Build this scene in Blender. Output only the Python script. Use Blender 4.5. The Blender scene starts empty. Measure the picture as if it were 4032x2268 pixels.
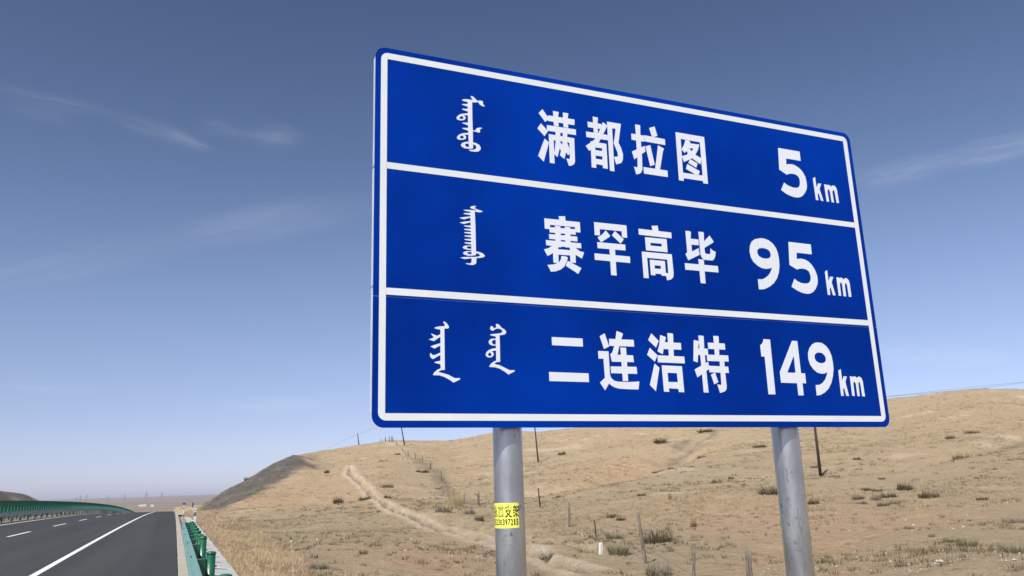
import bpy, bmesh, math, random
import numpy as np
from mathutils import Matrix, Vector
from mathutils.geometry import delaunay_2d_cdt
random.seed(7); rng = np.random.default_rng(11)
SC = bpy.context.scene; COL = SC.collection
R = math.radians

# ------------------------------------------------------------------ main settings
SUN_E = 4.5; SKY_GAMMA = 1.15; SKY_STRENGTH = .077; SKY_SAT = 1.0; SKY_HUE = .5; CLOUD_V = 9.5; EXPOSURE = 0.32
WISP_GAIN = [.08, .11, .15, .14, .08, .10, .16, .24, .24, .22, .18, .13, .06]
HAZE_D = 3.6e-5; HAZE_C = (.71, .80, .98)
BLUE_A = (.0, .023, .225); BLUE_B = (.0, .038, .355)
G_SAND = (.565, .425, .275); G_SAND2 = (.51, .375, .235); G_DRY = (.48, .40, .265); G_RED = (.62, .405, .255); G_GREEN = (.46, .395, .255)
G_GRASS = (.45, .36, .235); G_DARK = (.32, .24, .155); G_PALE = (.60, .49, .35); G_TUFT = (.09, .072, .045); G_GOLD = (.44, .33, .22)
SKY_RAMP = [(0.0, (.80, .92, 1.30)), (.05, (.86, .88, 1.03)), (.14, (1.12, 1.10, 1.06)), (.235, (1.22, 1.24, 1.14)), (.36, (1.12, 1.18, 1.10)), (.55, (.96, 1.06, 1.0)), (1.0, (.95, 1.03, 1.0))]
WISPS = [(-0.357, 2.177, 0.194, 0.041, 0.34), (-0.09, 2.312, 0.201, 0.038, 0.599), (-0.025, 2.343, 0.108, 0.017, 0.686), (0.196, 2.223, 0.101, 0.063, 0.307), (0.062, 2.224, 0.091, 0.057, 0.499), (-0.504, 3.85, 0.815, 0.135, -0.887), (0.242, 3.034, 0.598, 0.128, -0.841), (2.235, 1.88, 0.181, 0.098, -1.374), (2.373, 1.629, 0.224, 0.094, -0.855), (6.354, 5.219, 0.59, 0.934, -1.219), (1.037, 9.713, 0.813, 0.701, 0.23), (-1.143, 8.454, 0.443, 0.336, -0.652), (-0.399, 2.27, 0.104, 0.039, 0.394)]
# ------------------------------------------------------------------ camera
def cam_axes(az, pitch, roll):
    f = Vector((math.sin(az)*math.cos(pitch), math.cos(az)*math.cos(pitch), math.sin(pitch)))
    r0 = Vector((math.cos(az), -math.sin(az), 0)); u0 = r0.cross(f)
    return r0*math.cos(roll)+u0*math.sin(roll), -r0*math.sin(roll)+u0*math.cos(roll), f
CAM_AZ = 0.3932693; CAM_H = 1.70
_r, _u, _f = cam_axes(CAM_AZ, 0.2414179, -0.0318667)
cam = bpy.data.cameras.new('camera'); camo = bpy.data.objects.new('camera', cam); COL.objects.link(camo)
cam.sensor_width = 36; cam.lens = 36*3158.315/4032; cam.clip_start = .05; cam.clip_end = 80000
m = Matrix.Identity(4)
for i in range(3): m[i][0] = _r[i]; m[i][1] = _u[i]; m[i][2] = -_f[i]
m[2][3] = CAM_H; camo.matrix_world = m; SC.camera = camo

# ------------------------------------------------------------------ light, sky, exposure
SUN_AZ, SUN_EL = R(229), R(47)          # where the sun stands: clockwise from +Y
w = bpy.data.worlds.new('World'); SC.world = w; w.use_nodes = True
nt = w.node_tree; N = nt.nodes; Lk = nt.links; N.clear()
out = N.new('ShaderNodeOutputWorld'); bg = N.new('ShaderNodeBackground'); bg.inputs[1].default_value = SKY_STRENGTH
sky = N.new('ShaderNodeTexSky'); sky.sky_type = 'NISHITA'; sky.sun_disc = False
sky.sun_elevation = SUN_EL; sky.sun_rotation = SUN_AZ; sky.air_density = 1.0; sky.dust_density = 4.0; sky.ozone_density = 1.0; sky.altitude = 2500
hsv = N.new('ShaderNodeHueSaturation'); hsv.inputs['Saturation'].default_value = SKY_SAT; hsv.inputs['Hue'].default_value = SKY_HUE
tnt = N.new('ShaderNodeMix'); tnt.data_type = 'RGBA'; tnt.blend_type = 'MULTIPLY'; tnt.inputs[0].default_value = 1; tnt.inputs[7].default_value = (1.06, .915, .945, 1)
Lk.new(sky.outputs[0], tnt.inputs[6]); gm = N.new('ShaderNodeGamma'); gm.inputs[1].default_value = SKY_GAMMA; Lk.new(tnt.outputs[2], gm.inputs[0]); Lk.new(gm.outputs[0], hsv.inputs['Color'])
tc = N.new('ShaderNodeTexCoord'); sep = N.new('ShaderNodeSeparateXYZ'); Lk.new(tc.outputs['Generated'], sep.inputs[0])
zc = N.new('ShaderNodeMath'); zc.operation = 'MAXIMUM'; zc.inputs[1].default_value = .02; Lk.new(sep.outputs[2], zc.inputs[0])
dv = N.new('ShaderNodeVectorMath'); dv.operation = 'DIVIDE'; Lk.new(tc.outputs['Generated'], dv.inputs[0])
cmb = N.new('ShaderNodeCombineXYZ'); [Lk.new(zc.outputs[0], cmb.inputs[i]) for i in range(3)]; Lk.new(cmb.outputs[0], dv.inputs[1])
fl = N.new('ShaderNodeVectorMath'); fl.operation = 'MULTIPLY'; fl.inputs[1].default_value = (1, 1, 0); Lk.new(dv.outputs[0], fl.inputs[0])
# faint cirrus wisps lying in a high flat layer
total = None
dn = N.new('ShaderNodeTexNoise'); dn.inputs['Scale'].default_value = 4; dn.inputs['Detail'].default_value = 3; Lk.new(fl.outputs[0], dn.inputs['Vector'])
dsub = N.new('ShaderNodeVectorMath'); dsub.operation = 'SUBTRACT'; dsub.inputs[1].default_value = (.5, .5, .5); Lk.new(dn.outputs['Color'], dsub.inputs[0])
dsc = N.new('ShaderNodeVectorMath'); dsc.operation = 'SCALE'; dsc.inputs['Scale'].default_value = .10; Lk.new(dsub.outputs[0], dsc.inputs[0])
dadd = N.new('ShaderNodeVectorMath'); Lk.new(fl.outputs[0], dadd.inputs[0]); Lk.new(dsc.outputs[0], dadd.inputs[1])
for k, (cx, cy, ha, hb, an) in enumerate(WISPS):
    mp = N.new('ShaderNodeMapping'); mp.vector_type = 'TEXTURE'; mp.inputs['Location'].default_value = (cx, cy, 0)
    mp.inputs['Rotation'].default_value = (0, 0, an); mp.inputs['Scale'].default_value = (ha*1.25, hb*2.2, 1)
    Lk.new(dadd.outputs[0], mp.inputs['Vector'])
    ln = N.new('ShaderNodeVectorMath'); ln.operation = 'LENGTH'; Lk.new(mp.outputs[0], ln.inputs[0])
    mr = N.new('ShaderNodeMapRange'); mr.interpolation_type = 'SMOOTHERSTEP'; mr.inputs[1].default_value = 1; mr.inputs[2].default_value = 0; Lk.new(ln.outputs['Value'], mr.inputs[0])
    nm = N.new('ShaderNodeMapping'); nm.inputs['Scale'].default_value = (.9, 2.6, 1); nm.inputs['Location'].default_value = (k*3.1, k*1.7, 0); Lk.new(mp.outputs[0], nm.inputs['Vector'])
    nz = N.new('ShaderNodeTexNoise'); nz.inputs['Scale'].default_value = 1.0; nz.inputs['Detail'].default_value = 8; nz.inputs['Roughness'].default_value = .66; Lk.new(nm.outputs[0], nz.inputs['Vector'])
    nr = N.new('ShaderNodeMapRange'); nr.inputs[1].default_value = .3; nr.inputs[2].default_value = .78; Lk.new(nz.outputs[0], nr.inputs[0])
    ml = N.new('ShaderNodeMath'); ml.operation = 'MULTIPLY'; Lk.new(mr.outputs[0], ml.inputs[0]); Lk.new(nr.outputs[0], ml.inputs[1])
    m2 = N.new('ShaderNodeMath'); m2.operation = 'MULTIPLY'; m2.inputs[1].default_value = WISP_GAIN[k]; Lk.new(ml.outputs[0], m2.inputs[0])
    if total is None: total = m2
    else:
        ad = N.new('ShaderNodeMath'); Lk.new(total.outputs[0], ad.inputs[0]); Lk.new(m2.outputs[0], ad.inputs[1]); total = ad
mix = N.new('ShaderNodeMix'); mix.data_type = 'RGBA'; mix.clamp_factor = True
# sky brightness and tint graded by height above the horizon, the same all round
rp = N.new('ShaderNodeValToRGB'); rp.color_ramp.interpolation = 'B_SPLINE'; Lk.new(sep.outputs[2], rp.inputs[0])
while len(rp.color_ramp.elements) < len(SKY_RAMP): rp.color_ramp.elements.new(.5)
for e, (p_, c_) in zip(rp.color_ramp.elements, SKY_RAMP): e.position = p_; e.color = (*[q/1.5 for q in c_], 1)
rm = N.new('ShaderNodeVectorMath'); rm.operation = 'SCALE'; rm.inputs['Scale'].default_value = 1.5; Lk.new(rp.outputs[0], rm.inputs[0])
tm = N.new('ShaderNodeVectorMath'); tm.operation = 'MULTIPLY'; Lk.new(hsv.outputs[0], tm.inputs[0]); Lk.new(rm.outputs[0], tm.inputs[1])
Lk.new(total.outputs[0], mix.inputs[0]); Lk.new(tm.outputs[0], mix.inputs[6]); mix.inputs[7].default_value = (CLOUD_V*.93, CLOUD_V*.97, CLOUD_V*1.05, 1)
Lk.new(mix.outputs[2], bg.inputs[0]); Lk.new(bg.outputs[0], out.inputs[0])
sl = bpy.data.lights.new('sun', 'SUN'); sl.energy = SUN_E; sl.angle = R(.53); sl.color = (1, .955, .88)
so = bpy.data.objects.new('sun', sl); COL.objects.link(so)
sd = Vector((math.sin(SUN_AZ)*math.cos(SUN_EL), math.cos(SUN_AZ)*math.cos(SUN_EL), math.sin(SUN_EL)))
so.rotation_euler = sd.to_track_quat('Z', 'Y').to_euler()
vs = SC.view_settings; vs.view_transform = 'Standard'; vs.look = 'None'; vs.gamma = 1; vs.use_curve_mapping = False; vs.exposure = EXPOSURE
SC.cycles.volume_bounces = 0; SC.cycles.max_bounces = 6
# ------------------------------------------------------------------ object helpers
def link(name, me, mat=None, parent=None, loc=None, rz=0):
    o = bpy.data.objects.new(name, me); COL.objects.link(o)
    if mat is not None and me is not None and not me.materials: me.materials.append(mat)
    if parent is not None: o.parent = parent
    if loc is not None: o.location = loc
    if rz: o.rotation_euler[2] = rz
    return o
def tag(o, label, cat, group=None):
    o['label'] = label; o['category'] = cat
    if group: o['group'] = group
    return o
def kind(o, k): o['kind'] = k; return o
def thing(name, label, cat, loc=(0, 0, 0), group=None, rz=0):
    o = link(name, None); o.location = loc; o.rotation_euler[2] = rz; o.empty_display_size = .2
    return tag(o, label, cat, group)
def mesh(name, v, f, smooth=False):
    me = bpy.data.meshes.new(name); me.from_pydata([tuple(map(float, p)) for p in v], [], f); me.update()
    if smooth: me.polygons.foreach_set('use_smooth', [True]*len(me.polygons))
    return me
def from_bm(name, bm, smooth=False):
    me = bpy.data.meshes.new(name); bm.to_mesh(me); bm.free()
    if smooth: me.polygons.foreach_set('use_smooth', [True]*len(me.polygons))
    return me
class MB:
    """collects simple solids into one mesh"""
    def __init__(s): s.v = []; s.f = []
    def add(s, v, f): n = len(s.v); s.v += [tuple(p) for p in v]; s.f += [tuple(i+n for i in q) for q in f]; return s
    def box(s, x0, x1, y0, y1, z0, z1):
        return s.add([(x0, y0, z0), (x1, y0, z0), (x1, y1, z0), (x0, y1, z0), (x0, y0, z1), (x1, y0, z1), (x1, y1, z1), (x0, y1, z1)],
                     [(0, 3, 2, 1), (4, 5, 6, 7), (0, 1, 5, 4), (1, 2, 6, 5), (2, 3, 7, 6), (3, 0, 4, 7)])
    def tube(s, p, q, r0, r1=None, n=8, cap=True):
        r1 = r0 if r1 is None else r1; p = Vector(p); q = Vector(q); d = (q-p).normalized(); a = d.orthogonal().normalized(); b = d.cross(a)
        v = []
        for c, r in ((p, r0), (q, r1)): v += [c+(a*math.cos(2*math.pi*i/n)+b*math.sin(2*math.pi*i/n))*r for i in range(n)]
        f = [(i, (i+1) % n, n+(i+1) % n, n+i) for i in range(n)]
        if cap: f += [tuple(range(n-1, -1, -1)), tuple(range(n, 2*n))]
        return s.add(v, f)
    def poly(s, pts, r, n=5):
        """one continuous tube through the points"""
        pts = [Vector(p) for p in pts]; b0 = len(s.v); d0 = (pts[1]-pts[0]).normalized(); a = d0.orthogonal().normalized()
        for i, p in enumerate(pts):
            d = (pts[min(i+1, len(pts)-1)]-pts[max(i-1, 0)]).normalized(); a = (a-d*a.dot(d)).normalized(); b = d.cross(a)
            s.v += [tuple(p+(a*math.cos(2*math.pi*k/n)+b*math.sin(2*math.pi*k/n))*r) for k in range(n)]
        s.f += [(b0+i*n+k, b0+i*n+(k+1) % n, b0+(i+1)*n+(k+1) % n, b0+(i+1)*n+k) for i in range(len(pts)-1) for k in range(n)]
        s.f += [tuple(b0+k for k in range(n-1, -1, -1)), tuple(b0+(len(pts)-1)*n+k for k in range(n))]
        return s
    def lathe(s, prof, n=20, c=(0, 0)):
        v = []
        for r, z in prof: v += [(c[0]+r*math.cos(2*math.pi*i/n), c[1]+r*math.sin(2*math.pi*i/n), z) for i in range(n)]
        f = [(k*n+i, k*n+(i+1) % n, (k+1)*n+(i+1) % n, (k+1)*n+i) for k in range(len(prof)-1) for i in range(n)]
        f += [tuple(range(n-1, -1, -1)), tuple(range((len(prof)-1)*n, len(prof)*n))]
        return s.add(v, f)
    def me(s, name, smooth=False): return mesh(name, s.v, s.f, smooth)
def autosmooth(o, ang=40):
    me = o.data; bm = bmesh.new(); bm.from_mesh(me)
    for e in bm.edges:
        if len(e.link_faces) == 2 and e.calc_face_angle(0) > R(ang): e.smooth = False
    for f in bm.faces: f.smooth = True
    bm.to_mesh(me); bm.free()
def in_poly(px, py, poly):
    c = np.zeros(np.shape(px), bool); n = len(poly); j = n-1
    for i in range(n):
        xi, yi = poly[i]; xj, yj = poly[j]
        if yi != yj: c ^= ((yi > py) != (yj > py)) & (px < (xj-xi)*(py-yi)/(yj-yi)+xi)
        j = i
    return c
def film(name, groups, y0, th):
    """flat lettering cut from sheet: union of outlines minus holes, lying in the XZ plane, th thick"""
    V = []; F = []
    for polys, holes in groups:
        pts = []; edges = []
        for q in list(polys)+list(holes):
            b = len(pts); pts += [Vector(p) for p in q]; edges += [(b+i, b+(i+1) % len(q)) for i in range(len(q))]
        vo, eo, fo, *_ = delaunay_2d_cdt(pts, edges, [], 0, 1e-5)
        keep = []
        for f in fo:
            cx = sum(vo[i][0] for i in f)/3; cy = sum(vo[i][1] for i in f)/3
            if any(in_poly(cx, cy, q) for q in polys) and not any(in_poly(cx, cy, q) for q in holes): keep.append(tuple(f))
        cnt = {}
        for f in keep:
            for i in range(3):
                a, b = f[i], f[(i+1) % 3]; cnt[(a, b)] = 1
        rim = [e for e in cnt if (e[1], e[0]) not in cnt]
        b0 = len(V); nv = len(vo)
        V += [(p[0], -y0-th, p[1]) for p in vo]+[(p[0], -y0, p[1]) for p in vo]
        F += [tuple(i+b0 for i in f) for f in keep]+[(b0+a, b0+nv+a, b0+nv+b, b0+b) for a, b in rim]
    return mesh(name, V, F)
def frame_poly(x0, x1, z0, z1, r, n=8):
    p = []
    for cx, cz, a0 in ((x1-r, z1-r, 0), (x0+r, z1-r, 90), (x0+r, z0+r, 180), (x1-r, z0+r, 270)):
        p += [(cx+r*math.cos(R(a0+90*i/n)), cz+r*math.sin(R(a0+90*i/n))) for i in range(n+1)]
    return p
def blade_mesh(name, base, tip, width, tint, mat):
    """n grass blades, each one narrow triangle; tint = colour per blade"""
    n = len(base); d = tip-base; side = np.stack([-d[:, 1], d[:, 0], np.zeros(n)], 1)+rng.normal(0, .35, (n, 3))*np.linalg.norm(d, axis=1)[:, None]*.6
    side[:, 2] *= .2; side /= np.linalg.norm(side, axis=1)[:, None]+1e-9; side *= (width/2)[:, None]
    v = np.stack([base-side, base+side, tip], 1).reshape(-1, 3).astype(np.float32)
    me = bpy.data.meshes.new(name); me.vertices.add(3*n); me.vertices.foreach_set('co', v.ravel()); me.loops.add(3*n); me.loops.foreach_set('vertex_index', np.arange(3*n, dtype=np.int32))
    me.polygons.add(n); me.polygons.foreach_set('loop_start', np.arange(0, 3*n, 3, dtype=np.int32)); me.update(calc_edges=True)
    ca = me.color_attributes.new('tint', 'FLOAT_COLOR', 'POINT'); c = np.ones((3*n, 4), np.float32); c[:, :3] = np.repeat(tint, 3, 0); ca.data.foreach_set('color', c.ravel())
    me.materials.append(mat); return me
# ------------------------------------------------------------------ materials
class Mt:
    def __init__(s, name, rough=.8, metal=0, spec=.3):
        s.m = bpy.data.materials.new(name); s.m.use_nodes = True; s.nt = s.m.node_tree; s.N = s.nt.nodes; s.b = s.N['Principled BSDF']
        s.b.inputs['Roughness'].default_value = rough; s.b.inputs['Metallic'].default_value = metal; s.b.inputs['Specular IOR Level'].default_value = spec
    def l(s, a, b): s.nt.links.new(a, b)
    def co(s, scale=(1, 1, 1), space='Object'):
        t = s.N.new('ShaderNodeTexCoord'); mp = s.N.new('ShaderNodeMapping'); mp.inputs['Scale'].default_value = scale
        s.l(t.outputs[space], mp.inputs[0]); return mp.outputs[0]
    def noise(s, sc, det=4, rough=.55, vec=None, lo=.35, hi=.65):
        n = s.N.new('ShaderNodeTexNoise'); n.inputs['Scale'].default_value = sc; n.inputs['Detail'].default_value = det; n.inputs['Roughness'].default_value = rough
        s.l(vec if vec is not None else s.co(), n.inputs['Vector'])
        r = s.N.new('ShaderNodeMapRange'); r.inputs[1].default_value = lo; r.inputs[2].default_value = hi; s.l(n.outputs[0], r.inputs[0]); return r.outputs[0]
    def vor(s, sc, vec=None, lo=0, hi=.3, feat='F1', rnd=1):
        n = s.N.new('ShaderNodeTexVoronoi'); n.feature = feat; n.inputs['Scale'].default_value = sc; n.inputs['Randomness'].default_value = rnd
        s.l(vec if vec is not None else s.co(), n.inputs['Vector'])
        r = s.N.new('ShaderNodeMapRange'); r.inputs[1].default_value = lo; r.inputs[2].default_value = hi; r.inputs[3].default_value = 1; r.inputs[4].default_value = 0
        s.l(n.outputs['Distance'], r.inputs[0]); return r.outputs[0]
    def mul(s, a, b, op='MULTIPLY'):
        m = s.N.new('ShaderNodeMath'); m.operation = op; m.use_clamp = True
        for i, v in enumerate((a, b)):
            if isinstance(v, (int, float)): m.inputs[i].default_value = v
            else: s.l(v, m.inputs[i])
        return m.outputs[0]
    def mixc(s, f, a, b, mode='MIX'):
        m = s.N.new('ShaderNodeMix'); m.data_type = 'RGBA'; m.blend_type = mode; m.clamp_factor = True
        for i, v in ((0, f), (6, a), (7, b)):
            if isinstance(v, (int, float)): m.inputs[i].default_value = v
            elif isinstance(v, tuple): m.inputs[i].default_value = (*v, 1)
            else: s.l(v, m.inputs[i])
        return m.outputs[2]
    def attr(s, name):
        a = s.N.new('ShaderNodeAttribute'); a.attribute_name = name; sp = s.N.new('ShaderNodeSeparateColor'); s.l(a.outputs['Color'], sp.inputs[0]); return a.outputs['Color'], sp.outputs[0], sp.outputs[1], sp.outputs[2]
    def color(s, c):
        if isinstance(c, tuple): s.b.inputs['Base Color'].default_value = (*c, 1)
        else: s.l(c, s.b.inputs['Base Color'])
        return s
    def bump(s, h, strength=.3, dist=.02):
        b = s.N.new('ShaderNodeBump'); b.inputs['Strength'].default_value = strength; b.inputs['Distance'].default_value = dist; s.l(h, b.inputs['Height']); s.l(b.outputs[0], s.b.inputs['Normal']); return s
    def rough(s, v): s.l(v, s.b.inputs['Roughness']); return s
def simple(name, c, rough=.7, metal=0, spec=.3, var=.25, sc=6, bump=.1):
    t = Mt(name, rough, metal, spec); n = t.noise(sc, 5)
    d = tuple(x*(1-var) for x in c)
    t.color(t.mixc(n, d, c)); t.bump(n, bump, .004); return t.m
M = {}
# --- sign face: retroreflective blue sheeting with a faint prismatic grid, broad sheen painted in as blue mottling
t = Mt('blue_sheeting', .5, 0, .04)
v = t.co((1, 1, 1)); wv = t.N.new('ShaderNodeTexWave'); wv.bands_direction = 'Z'; wv.inputs['Scale'].default_value = 16; wv.inputs['Distortion'].default_value = .6; wv.inputs['Detail'].default_value = 1; t.l(v, wv.inputs[0])
n1 = t.noise(.55, 4, .6, v, .38, .62); n2 = t.noise(45, 2, .5, t.co((1, 1, 6)))
c = t.mixc(n1, BLUE_A, BLUE_B); c = t.mixc(t.mul(wv.outputs[0], .10), c, (.0, .035, .4)); c = t.mixc(t.mul(n2, .08), c, (.0, .015, .2)); t.color(c); t.rough(t.mul(n2, .42, 'MAXIMUM')); M['blue'] = t.m
t = Mt('white_sheeting', .4, 0, .35)
v = t.co((1, 1, 1)); wv = t.N.new('ShaderNodeTexWave'); wv.bands_direction = 'X'; wv.inputs['Scale'].default_value = 9.5; wv.inputs['Distortion'].default_value = .15; t.l(v, wv.inputs[0])
n1 = t.noise(1.7, 3, .5, v, .4, .7); c = t.mixc(t.mul(t.mul(wv.outputs[0], n1), .6), (.76, .80, .86), (.65, .70, .77)); t.color(c); M['white_letter'] = t.m
t = Mt('white_border_sheeting', .4, 0, .35)
n1 = t.noise(2.2, 4, .5, None, .3, .75); n2 = t.noise(60, 2); c = t.mixc(n1, (.80, .83, .83), (.70, .75, .73)); c = t.mixc(t.mul(n2, .25), c, (.72, .70, .76)); t.color(c); M['white_border'] = t.m
M['alu'] = simple('bare_aluminium', (.74, .76, .80), .45, .25, .5, .12, 8, .05)
M['seam'] = simple('pale_panel_seam', (.03, .10, .42), .5, 0, .3, .4, 9)
# --- galvanised pole
t = Mt('galvanised_steel', .42, .88, .5)
v = t.co((1, 1, .35)); a = t.noise(7, 6, .6, v); b = t.noise(1.6, 3, .5, t.co((2, 2, .6))); sp = t.noise(38, 3, .6, t.co((1, 1, .45)), .60, .66)
c = t.mixc(a, (.44, .455, .455), (.64, .655, .65)); c = t.mixc(t.mul(b, .45), c, (.32, .325, .33)); patch = t.noise(4.5, 2, .5, t.co((1, 1, .35)), .50, .58); stn = t.noise(3, 5, .7, t.co((2.5, 2.5, .25)), .56, .72); c = t.mixc(t.mul(stn, .5), c, (.30, .28, .26))
c = t.mixc(t.mul(t.mul(sp, patch), .75), c, (.10, .10, .11)); t.color(c)
rr = t.N.new('ShaderNodeMapRange'); rr.inputs[3].default_value = .27; rr.inputs[4].default_value = .38; t.l(a, rr.inputs[0]); t.rough(rr.outputs[0]); t.bump(a, .10, .003); M['galv'] = t.m
M['scuff'] = simple('dark_scuff', (.13, .135, .14), .7)
M['galv_rail'] = simple('weathered_rail_steel', (.62, .63, .60), .6, .0, .2, .25, 3, .05)
M['rail_edge_green'] = simple('pale_green_rail_lip', (.16, .30, .27), .5)
M['yellow'] = simple('yellow_sticker_vinyl', (.90, .92, .15), .45, 0, .35, .05)
M['ink'] = simple('black_ink', (.015, .013, .008), .6)
M['rail_teal'] = simple('dusty_teal_paint', (.135, .285, .235), .38, 0, .5, .12, 5, .05)
t = Mt('glossy_green_paint', .3, 0, .5); n = t.noise(6, 4); c = t.mixc(n, (.008, .085, .042), (.014, .120, .064)); d = t.noise(2.2, 5, .6, None, .45, .75); c = t.mixc(t.mul(d, .22), c, (.22, .25, .19)); t.color(c); M['green'] = t.m
M['green_blade'] = simple('antiglare_green', (.006, .046, .032), .45, 0, .4, .25, 2)
M['green_fin_lit'] = simple('antiglare_green_lit_fold', (.02, .15, .10), .45, 0, .4, .2, 2)  # blade green made lighter, painting in the sun caught by the folds
M['slot'] = simple('slot_dark', (.01, .03, .03), .8)
# --- road
t = Mt('asphalt', .82, 0, .25)
f = t.noise(90, 3, .7, None, .3, .7); g = t.noise(.35, 5, .6, t.co((1, .12, 1))); h = t.noise(.9, 4, .6, t.co((1.6, .05, 1)), .5, .72); pv = t.noise(14, 4, .6)
c = t.mixc(g, (.038, .041, .041), (.053, .056, .055)); c = t.mixc(t.mul(f, .35), c, (.034, .035, .035)); c = t.mixc(t.mul(h, .45), c, (.034, .035, .036)); tr = t.noise(.55, 3, .5, t.co((1, .02, 1)), .5, .6); c = t.mixc(t.mul(tr, .22), c, (.095, .094, .088)); c = t.mixc(t.mul(pv, .15), c, (.10, .10, .10))
vl = t.vor(26, None, 0, .12); c = t.mixc(t.mul(vl, .25), c, (.14, .14, .135)); t.color(c); t.bump(f, .35, .006); M['asphalt'] = t.m
t = Mt('road_paint', .6, 0, .3); a = t.noise(18, 5, .65, None, .30, .42); b = t.noise(1.3, 4); sp = t.mul(a, 1.0); c = t.mixc(b, (.74, .74, .70), (.82, .82, .79)); c = t.mixc(sp, (.30, .30, .29), c); t.color(c); M['paint'] = t.m
t = Mt('concrete', .9, 0, .2); a = t.noise(9, 6, .6); b = t.noise(1.1, 4); c = t.mixc(a, (.36, .335, .28), (.47, .445, .38)); c = t.mixc(t.mul(b, .45), c, (.31, .27, .21)); t.color(c); t.bump(a, .25, .006); M['concrete'] = t.m
t = Mt('slab_concrete', .9, 0, .2); a = t.noise(11, 6, .6); b = t.noise(1.7, 4); c = t.mixc(a, (.44, .44, .43), (.54, .54, .52)); c = t.mixc(t.mul(b, .35), c, (.40, .36, .31)); t.color(c); t.bump(a, .25, .006); M['slab'] = t.m
M['gutter'] = simple('drain_concrete', (.34, .32, .28), .9, 0, .2, .3, 4)
M['median'] = simple('median_soil', (.33, .245, .20), .95, 0, .1, .35, 1.2, .4)
# --- ground
t = Mt('steppe_ground', .95, 0, .08)
v = t.co(); _, rock, red, green = t.attr('zone'); _, pale, gold, plain = t.attr('zone2')
big = t.noise(.035, 4, .55, v); mid = t.noise(.28, 5, .6, v); fine = t.noise(2.3, 6, .65, v); grit = t.noise(14, 4, .7, v); micro = t.noise(60, 2, .6, v)
c = t.mixc(mid, G_SAND, G_SAND2)
c = t.mixc(t.mul(big, .55), c, G_DRY)
c = t.mixc(t.mul(red, t.mul(mid, .35, 'ADD')), c, G_RED)
c = t.mixc(t.mul(green, t.mul(fine, .25, 'ADD')), c, G_GREEN)
cover = t.noise(.8, 6, .7, v, .42, .68)
c = t.mixc(t.mul(cover, .26), c, G_GRASS)
m1 = t.noise(1.1, 6, .78, t.co((1, 1, 2)), .40, .64); c = t.mixc(t.mul(m1, .24), c, G_DARK)
c = t.mixc(t.mul(grit, .26), c, G_DARK)
stk = t.noise(5.5, 5, .75, t.co((1, 1, 3)), .52, .72); c = t.mixc(t.mul(stk, .45), c, G_PALE)
s1 = t.noise(3.4, 5, .8, t.co((1, 1, 2)), .56, .66); c = t.mixc(t.mul(s1, .42), c, G_TUFT); s2 = t.noise(2.7, 5, .8, t.co((1.1, .9, 2)), .58, .68); c = t.mixc(t.mul(s2, .5), c, G_PALE)
tb = t.vor(.21, t.co((1, 1, .3)), .02, .13); tbn = t.noise(.12, 3, .6, v, .42, .56); c = t.mixc(t.mul(t.mul(t.mul(tb, tbn), t.noise(2.5, 4, .7, v, .4, .6)), .8), c, G_TUFT)
tf = t.vor(.62, t.co((1, 1, .3)), .03, .21); tn = t.noise(.5, 3, .6, v, .38, .54); ty = t.noise(6, 3, .7, v, .35, .6); c = t.mixc(t.mul(t.mul(t.mul(tf, tn), ty), .85), c, G_TUFT)
tf2 = t.vor(2.1, t.co((1, 1, .3)), .03, .24); tn2 = t.noise(.9, 3, .6, v, .42, .58); c = t.mixc(t.mul(t.mul(tf2, tn2), .7), c, G_TUFT)
pb = t.vor(3.4, None, .02, .09); pn = t.noise(.16, 3, .6, v, .52, .66); c = t.mixc(t.mul(t.mul(pb, pn), .9), c, (.60, .54, .46))
c = t.mixc(t.mul(gold, .7), c, G_GOLD); c = t.mixc(t.mul(t.mul(gold, grit), .6), c, (.17, .115, .065))
c = t.mixc(t.mul(pale, .85), c, t.mixc(fine, (.56, .45, .32), (.74, .62, .47)))
rs = t.noise(.55, 5, .6, t.co((1, .5, 2.2))); rk = t.mixc(t.noise(1.3, 7, .85, v, .41, .6), (.062, .060, .055), (.20, .19, .17)); rk = t.mixc(t.mul(rs, .5), rk, (.21, .165, .125)); rk = t.mixc(t.mul(t.noise(.12, 4, .6, t.co((1, 1, 3)), .5, .62), .35), rk, (.26, .24, .20)); rk = t.mixc(t.mul(t.vor(.8, None, .0, .3), .35), rk, (.045, .046, .048))
c = t.mixc(rock, c, rk)
pc = t.mixc(t.noise(.0011, 5, .6, t.co((1, 3, 1)), .4, .62), (.215, .165, .125), (.30, .235, .178)); pc = t.mixc(t.mul(t.noise(.0025, 4, .6, t.co((.5, 2.4, 1)), .56, .66), .6), pc, (.13, .10, .09)); c = t.mixc(plain, c, pc)
t.color(c)
hh = t.mul(t.mul(fine, .55), t.mul(grit, .35), 'ADD'); b = t.N.new('ShaderNodeBump'); b.inputs['Strength'].default_value = .9; b.inputs['Distance'].default_value = .16; t.l(hh, b.inputs['Height'])
b2 = t.N.new('ShaderNodeBump'); b2.inputs['Strength'].default_value = .5; b2.inputs['Distance'].default_value = .4; t.l(t.mul(cover, t.mul(rock, .6, 'ADD')), b2.inputs['Height']); t.l(b2.outputs[0], b.inputs['Normal']); t.l(b.outputs[0], t.b.inputs['Normal']); M['ground'] = t.m
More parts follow.
